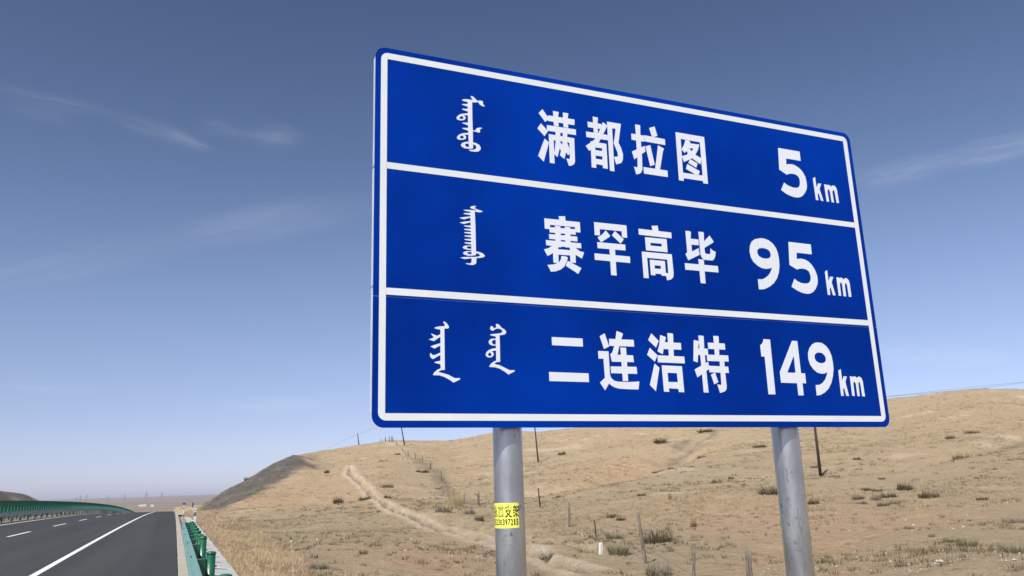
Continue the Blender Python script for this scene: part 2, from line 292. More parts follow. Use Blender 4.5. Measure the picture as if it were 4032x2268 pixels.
# --- plants: colour carried per blade
t = Mt('dry_blades', .85, 0, .1); a = t.attr('tint')[0]; t.color(a); M['blades'] = t.m
t = Mt('pale_stone', .9, 0, .15); a = t.noise(5, 5, .6, t.co((1, 1, 2))); a2 = t.noise(.7, 4, .7, t.co()); t.color(t.mixc(a2, t.mixc(a, (.24, .20, .16), (.40, .34, .27)), t.mixc(a, (.40, .35, .29), (.62, .56, .48)))); t.bump(a, .4, .03); M['stone'] = t.m
t = Mt('weathered_wood', .9, 0, .1); a = t.noise(9, 5, .6, t.co((3, 3, .4))); t.color(t.mixc(a, (.09, .075, .06), (.24, .21, .175))); t.bump(a, .4, .01); M['wood'] = t.m
M['dark_post'] = simple('dark_rusty_steel', (.035, .028, .024), .7, 0, .3, .3)
M['pole_wood'] = simple('dark_creosoted_wood', (.060, .050, .042), .85, 0, .2, .35)
M['wire'] = simple('thin_wire', (.07, .07, .075), .6)
M['white'] = simple('white_paint', (.78, .78, .77), .5, 0, .35, .08)
M['black'] = simple('black_band', (.012, .012, .014), .45)
M['reflector'] = simple('grey_reflector', (.45, .48, .47), .3, 0, .6)
M['small_blue'] = simple('small_sign_blue', (.03, .05, .30), .5)
M['marker'] = simple('whitewashed_concrete', (.72, .70, .66), .85, 0, .15, .15, 7)
M['lattice'] = simple('pylon_steel', (.30, .31, .33), .6)
M['house'] = simple('whitewashed_wall', (.80, .78, .76), .8); M['roof'] = simple('pale_roof', (.62, .60, .60), .7)
# ------------------------------------------------------------------ surveyed points: terrain heights and where things stand (metres)
CTRL = [(1.93,22.03,-0.29),(3.91,45.74,-0.31),(5.35,62.95,-0.18),(7.32,86.62,-0.03),(5.28,93.02,0.07),(3.28,57.1,-0.1),(4.5,104.49,0.07),(3.4,21.43,-0.34),(5.36,34.02,-0.4),(7.97,50.78,-0.42),(12.37,79.01,-0.23),(15.26,97.69,0.46),(18.27,117.24,1.92),(22.65,145.82,4.99),(27.01,174.37,8.23),(4.98,21.36,-0.44),(7.95,34.1,-0.55),(11.25,48.32,-0.49),(17.84,76.69,-0.06),(23.21,99.81,1.05),(27.12,116.7,2.71),(32.86,141.45,5.51),(42.03,181.07,9.91),(6.95,21.13,-0.55),(11.18,33.92,-0.71),(15.71,47.63,-0.68),(21.85,66.19,-0.38),(29.28,88.62,0.15),(35.69,107.94,1.33),(42.05,127.09,3.25),(51.56,155.71,6.56),(64.22,193.75,11.47),(9.64,20.61,-0.69),(14.72,31.35,-0.77),(20.01,42.51,-0.7),(25.72,54.54,-0.33),(34.5,73.0,0.41),(46.32,97.8,1.9),(57.22,120.61,3.94),(72.4,152.23,8.1),(87.52,183.64,13.14),(11.88,19.13,-0.72),(14.11,22.65,-0.66),(19.13,30.6,-0.67),(24.14,38.48,-0.37),(32.48,51.61,0.16),(45.79,72.48,1.53),(58.51,92.34,3.42),(77.85,122.5,6.58),(102.58,160.78,12.7),(13.66,17.27,-0.68),(17.71,22.28,-0.69),(23.11,28.93,-0.59),(29.83,37.18,-0.18),(39.24,48.67,0.64),(54.01,66.72,1.96),(70.74,87.03,4.3),(94.1,115.21,8.61),(120.74,147.2,14.46),(14.93,14.47,-0.53),(19.04,18.34,-0.53),(23.96,22.95,-0.4),(33.8,32.15,-0.0),(45.25,42.8,0.77),(59.14,55.66,2.03),(80.36,75.25,4.25),(106.39,99.05,8.28),(138.86,128.53,14.48),(15.77,11.85,-0.37),(20.17,15.05,-0.39),(25.54,18.93,-0.32),(35.29,25.95,0.02),(46.0,33.6,0.66),(60.59,44.0,1.66),(82.92,59.76,3.99),(116.83,83.48,8.62),(155.52,110.36,14.87),(4.06,138.16,-0.07),(10.97,126.96,1.92),(15.63,140.14,3.78),(20.85,148.6,5.76),(6.45,111.43,0.27),(4.08,152.67,-0.16),(4.48,167.94,-1.66),(6.52,244.28,-6.16),(6.59,155.72,1.23),(7.25,171.29,-0.27),(10.55,249.15,-4.77),(7.95,158.28,2.07),(8.75,174.1,0.57),(12.72,253.24,-3.93),(11.47,159.7,3.78),(12.62,175.67,2.28),(18.36,255.53,-2.22),(15.32,160.86,6.01),(16.85,176.94,4.51),(24.51,257.37,0.01),(18.02,162.7,7.44),(19.82,178.97,5.94),(28.83,260.32,1.44),(21.0,167.84,8.61),(23.1,184.63,7.11),(33.6,268.55,2.61),(25.34,181.33,9.83),(29.9,213.96,8.83),(40.55,290.12,5.83),(29.95,193.65,10.81),(35.34,228.51,9.81),(47.92,309.84,6.81),(41.76,208.31,12.7),(49.28,245.81,11.7),(66.82,333.3,8.7),(51.18,211.82,14.18),(60.4,249.94,13.18),(81.89,338.9,10.18),(65.83,221.21,14.69),(77.67,261.03,13.69),(105.32,353.94,10.69),(83.88,228.85,16.5),(98.98,270.04,15.5),(134.21,366.16,12.5),(93.13,231.4,17.62),(109.89,273.06,16.62),(149.01,370.25,13.62),(121.29,218.04,19.75),(143.12,257.29,18.75),(194.06,348.86,15.75),(133.98,196.05,19.74),(158.1,231.34,18.74),(214.37,313.68,15.74),(146.06,177.64,19.83),(172.35,209.61,18.83),(233.7,284.22,15.83),(154.53,163.02,19.64),(182.35,192.36,18.64),(247.26,260.83,15.64),(161.55,149.01,19.45),(190.62,175.83,18.45),(258.47,238.42,15.45),(167.82,139.57,20.01),(198.02,164.69,19.01),(268.51,223.31,16.01),(172.54,133.11,20.16),(203.59,157.07,19.16),(276.06,212.98,16.16),(176.75,124.95,19.14),(208.57,147.44,18.14),(282.8,199.92,15.14),(1.6,-20,-0.33),(4.5,-20,-0.88),(1.6,0,-0.23),(4.5,0,-0.78),(1.6,10,-0.19),(4.5,10,-0.74),(1.6,20,-0.17),(4.5,20,-0.72),(1.6,35,-0.16),(4.5,35,-0.71),(1.6,55,-0.19),(4.5,55,-0.74),(1.6,80,-0.29),(4.5,80,-0.84),(1.6,105,-0.47),(4.5,105,-1.02),(1.6,130,-0.72),(4.5,130,-1.02),(8,-20,-1.5),(14,-20,-2),(24,-20,-2),(45,-20,-1.2),(8,0,-1.5),(14,0,-2),(24,0,-2),(45,0,-1.2),(8,8,-1.5),(14,8,-2),(24,8,-2),(45,8,-1.2)]
DITCH = [(28.45,146.55),(26.3,135.84),(24.21,113.34),(22.2,97.83),(18.8,78.69),(17.27,64.75),(15.58,52.15),(14.48,42.95),(13.6,35.72),(11.99,28.24),(11.11,24.12),(10.83,21.9),(10.66,20.43)]
BERM_L = [(29.08,151.29),(25.8,137.15),(23.22,110.28),(20.66,92.58),(17.25,73.61),(16.28,61.4),(14.24,47.89),(13.15,38.35),(12.53,32.93),(10.81,25.44),(10.29,22.49),(10.16,20.74)]
BERM_U = [(29.52,150.44),(26.89,134.39),(25.33,116.86),(23.71,103.5),(20.12,82.46),(18.43,68.6),(17.12,56.97),(16.13,48.65),(14.6,38.34),(13.26,31.25),(12.12,26.18),(11.52,23.1),(11.38,21.23)]
BANK = [(19.31,63.62),(19.02,54.83),(18.12,45.47),(17.09,37.82),(14.91,31.02),(12.96,25.6)]
GULLIES = [([(90.58,133.22),(81.49,122.24),(71.04,109.7),(63.45,102.77),(54.13,94.72),(47.19,90.17),(43.22,91.3)],5.5,2.8,1),([(106.39,70.4),(97.03,69.64),(77.07,62.17),(69.02,61.59),(63.17,60.0),(59.16,59.25)],3.5,0.9,0.6),([(49.17,165.32),(36.57,157.49),(32.2,155.55),(28.97,156.24),(22.37,149.93)],1.6,0.45,0.5),([(103.21,137.92),(90.69,128.39),(86.84,127.81)],3,0.8,1)]
DITCH_W = 1.0
ROCK_ZONE = [(3.91,139.32),(6.46,111.53),(10.99,127.22),(15.62,140.05),(17.79,141.36),(20.86,148.7),(22.9,155.2),(22.07,157.61),(24.23,167.79),(22.09,164.91),(21.32,166.51)]
ROCK_ZONE_TOP = [(4.11,140.04),(6.27,147.85),(7.56,150.29),(10.86,151.08),(14.94,156.81),(17.68,159.6),(20.55,164.25)]
GRASS_V = [(3.18,21.42),(4.39,37.42),(4.17,56.19),(4.11,83.72),(3.06,94.37),(2.95,136.58)]
RED_A = [(6.11,98.57),(17.48,138.75),(23.7,134.24),(23.39,107.88),(19.36,84.36),(13.05,83.43)]
RED_B = [(35.78,50.65),(38.07,45.92),(32.62,37.13),(14.34,16.23),(13.07,18.02),(22.97,33.12)]
RED_C = [(69.52,130.4),(80.01,129.26),(71.14,110.59),(56.55,94.22),(48.05,88.5),(50.61,106.8)]
RED_D = [(34.71,37.58),(33.03,28.46),(24.91,19.64),(19.06,18.36),(18.49,20.27)]
RED_E = [(12.84,55.13),(10.34,28.47),(7.97,21.0),(4.05,21.58)]
GREEN_A = [(6.85,80.81),(14.03,81.86),(12.17,48.33),(7.96,34.15),(5.41,37.84),(4.59,46.11)]
GREEN_B = [(45.99,70.45),(35.86,49.54),(29.83,40.58),(31.42,46.83)]
GREEN_C = [(52.19,91.36),(70.15,91.52),(63.11,77.78),(35.18,59.72)]
GREEN_D = [(15.05,30.84),(19.15,30.63),(23.97,31.77),(15.44,21.86),(11.37,19.56),(10.13,20.37)]
GREEN_E = [(25.88,22.97),(29.18,21.56),(15.82,11.88),(15.01,13.84)]
GRASS_F = [(2.75,21.25),(5.73,37.05),(5.56,26.66),(5.64,21.33)]
FENCE_POSTS = [(11.62,15.19,0.9,0.07,0.046,'w'),(11.58,15.02,0.89,0.07,0.04,'w'),(10.91,16.25,1.03,0.08,0.102,'w'),(13.25,22.04,1.48,0.11,-0.118,'w'),(17.86,33.94,0.76,0.08,-0.083,'d'),(22.4,46.07,1.48,0.14,0.046,'w'),(27.9,62.7,1.47,0.15,-0.062,'d'),(28.72,79.76,1.3,0.13,-0.039,'w'),(28.69,79.93,0.96,0.13,-0.06,'d'),(29.84,87.7,1.19,0.11,-0.031,'w'),(31.28,96.04,1.02,0.15,0.044,'d'),(37.77,121.63,1.6,0.2,-0.087,'w'),(41.24,139.17,1.16,0.18,-0.069,'d'),(42.95,150.49,1.25,0.14,-0.033,'w'),(44.52,161.19,1.21,0.15,-0.039,'w'),(44.44,166.42,1.27,0.19,-0.04,'w'),(44.1,167.01,0.88,0.16,-0.03,'w'),(46.65,179.77,0.69,0.17,-0.084,'w'),(48.12,190.68,0.85,0.18,-0.145,'w'),(50.02,202.11,1.37,0.19,-0.097,'w'),(49.78,202.21,1.37,0.19,-0.12,'d'),(49.21,202.81,1.44,0.19,-0.013,'w'),(48.52,204.03,1.07,0.26,-0.023,'d'),(47.76,205.85,0.65,0.19,-0.007,'w')]
POLES = [(41.45, 199.26, 3.18, -0.149), (50.02, 190.6, 6.99, -0.182), (61.85, 138.98, 8.14, -0.066), (57.12, 62.03, 7.19, 0.003)]
SHRUBS = [
 (17.63, 97.68, 1.13, 0.77, 'b', 'round dark bush on the pinkish slope left of the eroded ditch'),
 (26.82, 111.26, 1.6, 0.49, 'g', 'flat grey-green scrub patch just right of the upper ditch'),
 (22.17, 92.2, 0.8, 0.37, 'b', 'small dark scrub clump beside the right rim of the ditch'),
 (21.16, 99.41, 1.41, 0.52, 'b', 'low dark bush against the left rim of the ditch'),
 (23.91, 143.66, 0.88, 0.57, 'b', 'small bush above the pinkish slope near the slate-coloured cutting'),
 (25.02, 76.52, 1.52, 0.93, 's', 'tall clump of pale straw grass near the left sign pole'),
 (19.48, 62.49, 1.19, 0.48, 'g', 'grey scrub below the tall straw grass clump'),
 (22.26, 64.25, 0.91, 0.41, 'g', 'grey scrub between the straw grass and the left sign pole'),
 (20.22, 56.28, 0.65, 0.36, 'b', 'brownish scrub on the bank close left of the left sign pole'),
 (70.08, 145.9, 1.5, 0.6, 'b', 'small dark scrub high on the slope right of the thin utility pole'),
 (32.65, 69.16, 0.47, 0.19, 'b', 'tiny dark tuft above the weathered fence post'),
 (25.56, 46.47, 0.58, 0.26, 'b', 'left one of two dark bushes above the white marker post'),
 (25.35, 44.88, 0.56, 0.25, 'b', 'right one of two dark bushes above the white marker post'),
 (34.17, 56.96, 0.68, 0.24, 'b', 'flat dark tuft alone in the middle of the grassy slope'),
 (45.8, 63.07, 0.98, 0.37, 'b', 'dark oval shrub on the slope between the two sign poles'),
 (49.81, 66.17, 0.54, 0.25, 'b', 'small shrub up and right of the dark oval shrub'),
 (18.3, 29.47, 1.16, 0.48, 'b', 'wide bristly dark shrub beside the tall leaning fence post'),
 (38.0, 46.15, 1.54, 0.52, 'b', 'broad dark shrub touching the left side of the right sign pole'),
 (35.57, 39.5, 0.7, 0.31, 'b', 'dark shrub just right of the right sign pole'),
 (32.16, 49.82, 0.18, 0.32, 'r', 'tiny upright reddish plant on the middle slope'),
 (23.06, 33.82, 0.24, 0.27, 'r', 'small reddish brown dry plant on the middle slope'),
 (71.04, 71.16, 0.8, 0.29, 'b', 'small dark tuft right of the utility pole under the sign corner'),
 (94.82, 78.29, 1.11, 0.47, 'b', 'dark bush below the skyline right of the sign'),
 (100.41, 79.4, 2.15, 0.42, 'g', 'long flat scrub patch high on the right hill'),
 (72.87, 59.26, 1.68, 0.66, 'b', 'elongated dark scrub in the small gully of the right hill'),
 (45.92, 42.13, 1.04, 0.48, 'b', 'tall dark bush at the top right of the scrub cluster'),
 (40.36, 38.35, 0.96, 0.28, 'b', 'dark bush at the centre of the scrub cluster'),
 (38.74, 37.74, 0.64, 0.3, 'g', 'grey bush at the lower left centre of the scrub cluster'),
 (40.19, 40.56, 0.71, 0.26, 'b', 'dark bush at the left end of the scrub cluster'),
 (44.48, 44.07, 0.74, 0.21, 'b', 'flat dark bush at the upper left of the scrub cluster'),
 (36.13, 36.25, 0.61, 0.23, 'g', 'grey bush at the lower left corner of the scrub cluster'),
 (34.9, 33.55, 0.62, 0.22, 'b', 'dark bush at the bottom of the scrub cluster'),
 (36.01, 33.83, 0.58, 0.25, 'g', 'grey bush at the lower right of the scrub cluster'),
 (44.21, 42.81, 0.69, 0.17, 'b', 'flat bush at the upper middle of the scrub cluster'),
 (39.73, 34.8, 1.1, 0.38, 'b', 'large rounded dark bush standing alone right of the scrub cluster'),
 (53.89, 51.59, 0.55, 0.17, 'b', 'flat dark tuft above the scrub cluster'),
 (38.9, 30.81, 0.56, 0.16, 'b', 'pair-like dark tuft far right of the rounded bush'),
 (38.61, 29.34, 0.23, 0.11, 'b', 'small dark green tuft beside a white stone near the right edge'),
 (30.41, 22.65, 0.59, 0.2, 'g', 'grey-green scrub cut by the right edge of the view'),
 (22.07, 18.69, 0.45, 0.15, 'v', 'green grass clump low on the right slope'),
 (21.25, 17.58, 0.48, 0.25, 'v', 'green clump with tall straw stalks low on the right slope'),
 (20.89, 15.84, 0.63, 0.27, 'v', 'large green grass clump near the right edge of the view'),
 (23.41, 20.63, 0.21, 0.12, 'g', 'small grey tuft left of the green grass clumps'),
 (27.0, 24.86, 0.36, 0.14, 'g', 'pale grey tuft in the middle of the right slope'),
 (62.55, 68.65, 0.92, 0.32, 'g', 'grey scrub at the foot of the right utility pole'),
 (12.02, 19.45, 0.68, 0.3, 'g', 'wide grey thorny scrub at the bottom edge beside the leaning fence post'),
 (99.21, 138.5, 3.1, 0.62, 'b', 'dark scrub at the head of the gully under the sign'),
 (86.23, 135.48, 2.46, 0.98, 'b', 'dark scrub on the left bank of the gully'),
 (72.87, 103.31, 1.38, 0.46, 'b', 'dark scrub on the slope right of the gully'),
 (83.49, 116.45, 1.47, 0.39, 'b', 'flat scrub above the right side of the gully'),
 (79.94, 98.55, 1.89, 0.34, 'b', 'flat scrub left of the right sign pole high up'),
 (56.0, 85.96, 0.81, 0.22, 'b', 'right one of the tufts along the faint track'),
 (55.44, 87.03, 0.81, 0.22, 'b', 'middle one of the tufts along the faint track'),
 (53.48, 85.45, 0.92, 0.21, 'b', 'left one of the tufts along the faint track'),
 (3.64, 22.85, 0.49, 0.18, 'g', 'olive grey scrub at the edge of the golden roadside grass'),
 (5.66, 26.76, 0.26, 0.13, 'r', 'small brown tuft on the sandy flat between road and left pole'),
 (6.31, 25.98, 0.16, 0.08, 'g', 'small grey tuft on the sandy flat near the left pole'),
 (11.38, 153.67, 0.63, 0.59, 'v', 'tiny pale green bush on the crest of the slate-coloured cutting'),
 (37.9, 133.28, 2.04, 0.38, 'b', 'flat dark scrub beside the upper fence line'),
 (36.62, 155.78, 1.76, 0.39, 'b', 'low dark scrub on the terrace below the skyline'),
 (44.12, 173.94, 1.32, 0.33, 'b', 'flat scrub left of the highest fence posts'),
 (33.45, 109.77, 0.7, 0.21, 'b', 'tiny flat tuft right of the fence line'),
 (11.75, 25.87, 0.6, 0.26, 'g', 'scrub on the eroded bank right of the left sign pole'),
 (18.05, 32.62, 0.67, 0.27, 'v', 'grey-green grass just right of the white marker post'),
 (13.78, 24.63, 0.67, 0.29, 'v', 'grey-green grass clump between marker post and leaning fence post'),
 (12.85, 30.94, 0.61, 0.26, 'b', 'dark scrub on the bank directly behind the left sign pole'),
]
ROCKS = [
 (17.1, 34.16, 0.71, 0.28, 'large pale boulder on the bank left of the white marker post'),
 (85.91, 151.87, 0.92, 0.59, 'pale angular rock high on the slope under the sign'),
 (84.67, 153.19, 0.76, 0.43, 'small pale rock left of the angular rock under the sign'),
 (41.66, 158.13, 0.5, 0.4, 'white stone left of the upper fence posts'),
 (45.36, 166.2, 0.48, 0.37, 'white stone just above the grey terrace stones'),
 (39.91, 155.14, 0.69, 0.39, 'pale rock with a dark hollow below the fence'),
 (5.02, 39.06, 0.23, 0.12, 'pale flat rock on the green strip right of the golden grass'),
 (51.16, 200.93, 1.02, 0.32, 'pale rock on the skyline left of the leaning pole'),
 (10.82, 49.44, 0.2, 0.12, 'white stone on the sandy flat left of the left pole'),
 (49.16, 98.62, 0.47, 0.24, 'pale stone at the mouth of the gully'),
 (47.44, 84.61, 0.36, 0.18, 'pale stone at the right side of the gully mouth'),
 (37.73, 28.57, 0.17, 0.09, 'white stone beside the dark green tuft near the right edge'),
 (21.33, 16.55, 0.08, 0.05, 'white stone left of the large green clump'),
 (16.69, 18.19, 0.11, 0.05, 'brown flat rock right of the right sign pole'),
 (15.68, 14.58, 0.1, 0.05, 'pale brown stone near the bottom on the right'),
 (33.39, 36.96, 0.14, 0.07, 'small white stone right of the right pole'),
 (42.56, 53.2, 0.16, 0.1, 'small white stone left of the right pole'),
 (6.23, 61.07, 0.14, 0.09, 'small white stone in the roadside green strip'),
]
MARKER = (14.07, 26.49, 0.52, 0.13)
GLYPHS = {
 'man': [([[(1175,2246),(1221,2186),(1217,2168),(1194,2146),(1143,2209)],[(1158,2129),(1214,2076),(1183,2031),(1128,2084)],[(1184,2012),(1217,1985),(1168,1827),(1125,1868)],[(1220,2203),(1441,2205),(1438,2158),(1215,2158)],[(1263,2246),(1310,2245),(1304,2208),(1304,2127),(1265,2127),(1264,2206)],[(1345,2247),(1391,2247),(1384,2207),(1384,2128),(1345,2128)],[(1206,2123),(1447,2125),(1447,2079),(1207,2078)],[(1219,2053),(1430,2051),(1426,1862),(1416,1840),(1393,1827),(1373,1823),(1367,1845),(1355,1879),(1381,1876),(1386,1890),(1388,2009),(1257,2009),(1256,1825),(1218,1825)],[(1276,2091),(1316,2091),(1312,2022),(1303,1949),(1282,1879),(1255,1900),(1267,1958),(1276,2017)],[(1336,2090),(1375,2091),(1368,2006),(1356,1928),(1338,1872),(1303,1895),(1320,1952),(1334,2020)],[(1368,2006),(1386,1961),(1384,1916),(1370,1907),(1354,1933)],[(1304,2011),(1329,1977),(1323,1924),(1303,1949)]],[])],
 'du': [([[(1600,2255),(1645,2254),(1640,2218),(1636,2100),(1609,2081),(1601,2104)],[(1552,2206),(1672,2204),(1669,2163),(1554,2160)],[(1687,2223),(1724,2199),(1679,2116),(1638,2046),(1594,2001),(1552,1967),(1524,2004),(1576,2042),(1614,2077),(1649,2141)],[(1534,2122),(1721,2122),(1721,2078),(1535,2077)],[(1569,2048),(1705,2046),(1703,1842),(1663,1843),(1662,1866),(1605,1868),(1604,1836),(1566,1837)],[(1723,2233),(1765,2233),(1760,1829),(1722,1830)],[(1723,2233),(1846,2233),(1836,2184),(1813,2072),(1835,2026),(1846,1978),(1841,1934),(1826,1907),(1782,1889),(1774,1910),(1764,1950),(1787,1951),(1801,1962),(1800,1987),(1769,2063),(1783,2112),(1796,2186),(1756,2182)]],[[(1605,2003),(1665,2004),(1664,1981),(1606,1981)],[(1605,1937),(1663,1937),(1663,1910),(1605,1911)]])],
 'la': [([[(1975,2249),(2020,2250),(2021,2246),(2017,2187),(2017,2121),(2016,2054),(2016,1967),(2011,1879),(2002,1856),(1985,1841),(1953,1830),(1948,1853),(1938,1893),(1962,1888),(1970,1895),(1975,1961),(1974,2057),(1976,2181)],[(1934,2166),(2050,2166),(2047,2114),(1934,2114)],[(1928,2015),(2049,2080),(2051,2032),(1946,1953)],[(2103,2239),(2154,2260),(2175,2183),(2141,2168),(2123,2168)],[(2053,2170),(2242,2165),(2241,2114),(2051,2118)],[(2055,2077),(2101,2094),(2128,1933),(2086,1916)],[(2173,2102),(2226,2082),(2214,2056),(2173,1896),(2128,1895),(2149,1985)],[(2023,1900),(2242,1899),(2241,1845),(2024,1846)]],[])],
 'tu': [([[(2350,2242),(2626,2241),(2620,1835),(2576,1835),(2575,1854),(2390,1855),(2388,1831),(2344,1832)]],[[(2394,2190),(2579,2188),(2576,1901),(2387,1901)]]),([[(2438,2195),(2471,2193),(2486,2168),(2475,2139),(2422,2072),(2392,2100),(2417,2135),(2433,2169)],[(2478,2164),(2570,2167),(2555,2123),(2523,2072),(2485,2036),(2407,1993),(2390,2042),(2437,2059),(2481,2096),(2507,2125),(2463,2120)],[(2438,2093),(2475,2132),(2496,2092),(2524,2071),(2580,2049),(2565,1995),(2490,2035),(2458,2064)],[(2467,2027),(2536,2000),(2520,1960),(2449,1991)],[(2437,1981),(2551,1935),(2534,1894),(2509,1900),(2419,1937)]],[[(2471,2120),(2509,2122),(2489,2096)]])],
 'sai': [([[(1153,1391),(1273,1393),(1268,1419),(1321,1425),(1322,1391),(1439,1392),(1440,1313),(1400,1312),(1397,1350),(1196,1347),(1194,1314),(1154,1314)],[(1235,1345),(1279,1344),(1277,1186),(1233,1186)],[(1315,1346),(1358,1344),(1353,1191),(1312,1189)],[(1191,1329),(1397,1334),(1401,1292),(1191,1290)],[(1185,1277),(1411,1279),(1412,1243),(1186,1241)],[(1158,1230),(1440,1231),(1440,1193),(1159,1191)],[(1209,1195),(1263,1192),(1243,1169),(1212,1139),(1166,1112),(1140,1159),(1176,1171)],[(1341,1194),(1392,1194),(1425,1171),(1461,1165),(1441,1116),(1389,1141),(1354,1171)],[(1211,1190),(1252,1186),(1251,1067),(1210,1068)],[(1243,1170),(1356,1171),(1354,1132),(1251,1130)],[(1349,1190),(1392,1186),(1388,1079),(1345,1080)],[(1276,1122),(1307,1122),(1326,1116),(1318,1086),(1295,1045),(1265,1021),(1226,1005),(1188,999),(1162,1047),(1212,1054),(1255,1073),(1271,1097)],[(1325,1090),(1432,1044),(1404,999),(1307,1052)]],[])],
 'han': [([[(1558,1405),(1833,1407),(1833,1310),(1790,1310),(1788,1357),(1602,1355),(1601,1306),(1558,1305)],[(1653,1350),(1687,1312),(1682,1303),(1649,1282),(1607,1254),(1580,1289),(1620,1315)],[(1730,1353),(1802,1296),(1774,1259),(1703,1317)],[(1575,1253),(1812,1255),(1811,1209),(1576,1207)],[(1547,1165),(1845,1166),(1844,1116),(1547,1116)],[(1674,1232),(1721,1232),(1721,1111),(1721,1010),(1675,1011),(1676,1159)]],[])],
 'gao': [([[(2057,1427),(2111,1433),(2115,1391),(2230,1390),(2229,1343),(1937,1345),(1938,1392),(2061,1391)],[(1990,1330),(2182,1333),(2182,1228),(1991,1227)],[(1952,1214),(2218,1215),(2221,1069),(2216,1038),(2199,1018),(2158,1006),(2153,1039),(2114,1040),(2110,1051),(2056,1051),(2057,1037),(2018,1037),(2017,1156),(2151,1156),(2151,1064),(2174,1062),(2174,1169),(1995,1169),(1996,1011),(1953,1010)]],[[(2034,1290),(2134,1291),(2134,1268),(2034,1268)],[(2056,1115),(2111,1116),(2111,1091),(2056,1090)]])],
 'bi': [([[(2363,1417),(2406,1418),(2412,1411),(2406,1357),(2478,1358),(2476,1310),(2407,1309),(2408,1254),(2472,1287),(2477,1234),(2366,1180),(2345,1229),(2363,1244)],[(2485,1422),(2529,1423),(2534,1415),(2529,1346),(2588,1400),(2621,1353),(2616,1346),(2527,1293),(2529,1253),(2542,1246),(2579,1248),(2585,1295),(2602,1281),(2632,1270),(2622,1231),(2607,1206),(2592,1197),(2514,1196),(2495,1212),(2486,1235),(2485,1271)],[(2331,1155),(2640,1156),(2640,1104),(2332,1103)],[(2461,1197),(2505,1198),(2511,1192),(2508,1006),(2463,1007)]],[])],
 'er': [([[(1171,531),(1411,531),(1411,473),(1171,474)],[(1139,288),(1444,286),(1444,225),(1139,226)]],[])],
 'lian': [([[(1591,576),(1622,482),(1579,463),(1550,553)],[(1530,447),(1614,447),(1615,279),(1624,257),(1647,239),(1682,233),(1755,232),(1852,238),(1841,181),(1752,181),(1679,184),(1641,194),(1617,208),(1602,218),(1568,170),(1531,223),(1573,259),(1570,393),(1531,392)],[(1691,597),(1734,585),(1742,576),(1726,541),(1705,488),(1686,425),(1814,425),(1818,376),(1637,374),(1627,427),(1646,441),(1664,487),(1679,541)],[(1625,538),(1828,538),(1829,489),(1624,487)],[(1713,479),(1757,479),(1760,475),(1760,376),(1760,238),(1717,238)],[(1624,340),(1837,343),(1839,292),(1626,292)]],[])],
 'hao': [([[(1983,593),(2042,539),(2014,489),(1952,542)],[(1961,485),(2021,433),(1995,385),(1934,433)],[(1992,371),(2030,342),(1986,171),(1939,214)],[(2059,584),(2099,573),(2107,568),(2093,533),(2068,442),(2025,462),(2046,514)],[(2082,533),(2234,532),(2234,481),(2073,481)],[(2123,602),(2166,601),(2172,595),(2162,417),(2121,419)],[(2022,433),(2255,431),(2255,380),(2022,381)],[(2052,360),(2227,358),(2229,167),(2183,168),(2181,191),(2098,194),(2099,168),(2055,169)]],[[(2097,307),(2179,306),(2181,240),(2098,240)]])],
 'te': [([[(2353,560),(2393,554),(2398,549),(2386,501),(2380,447),(2370,391),(2334,401)],[(2366,498),(2472,498),(2472,448),(2366,448)],[(2398,596),(2441,595),(2445,590),(2441,495),(2441,334),(2445,168),(2402,169),(2401,367)],[(2338,337),(2466,400),(2471,346),(2357,279)],[(2535,599),(2579,599),(2583,594),(2572,430),(2533,433)],[(2479,545),(2634,544),(2634,496),(2479,497)],[(2460,453),(2656,453),(2655,406),(2459,405)],[(2470,369),(2646,367),(2647,319),(2469,320)],[(2572,430),(2614,428),(2613,319),(2615,220),(2611,197),(2595,180),(2549,167),(2539,203),(2530,230),(2568,227),(2569,242),(2571,322)],[(2481,303),(2520,319),(2542,247),(2503,231)]],[])],
 'five': [([[(3388,2256),(3620,2255),(3620,2169),(3461,2170),(3455,2115),(3491,2123),(3531,2124),(3564,2114),(3597,2098),(3627,2069),(3649,2028),(3655,1987),(3655,1946),(3647,1916),(3627,1885),(3600,1855),(3573,1837),(3542,1827),(3497,1826),(3450,1835),(3408,1850),(3366,1874),(3408,1945),(3439,1927),(3471,1917),(3505,1912),(3535,1913),(3558,1921),(3575,1938),(3582,1961),(3584,1986),(3577,2014),(3557,2030),(3528,2037),(3494,2036),(3468,2030),(3446,2021),(3373,2056)]],[])],
 'k': [([[(3759,2040),(3761,1942),(3786,1985),(3819,1986),(3792,1935),(3820,1828),(3793,1828),(3776,1899),(3762,1876),(3764,1829),(3737,1828),(3732,2024)]],[])],
 'm': [([[(3852,1985),(3880,1985),(3882,1980),(3899,1986),(3916,1982),(3927,1972),(3948,1987),(3966,1986),(3982,1975),(3991,1949),(3995,1829),(3969,1828),(3962,1920),(3958,1939),(3949,1946),(3938,1934),(3934,1917),(3938,1828),(3912,1828),(3908,1926),(3897,1944),(3886,1943),(3879,1915),(3884,1829),(3856,1827)]],[])],
 'nine': [([[(3090,1426),(3130,1426),(3171,1417),(3211,1392),(3239,1357),(3254,1309),(3258,1256),(3254,1202),(3239,1148),(3214,1098),(3176,1056),(3129,1024),(3079,1002),(3046,996),(3020,995),(3020,1078),(3063,1080),(3096,1094),(3131,1118),(3159,1151),(3179,1187),(3150,1176),(3112,1170),(3070,1174),(3030,1191),(2992,1221),(2973,1256),(2967,1306),(2976,1351),(2997,1388),(3032,1412)]],[[(3095,1344),(3124,1343),(3155,1335),(3174,1317),(3179,1293),(3171,1273),(3150,1261),(3118,1256),(3081,1260),(3052,1276),(3041,1299),(3047,1324),(3068,1339)]])],
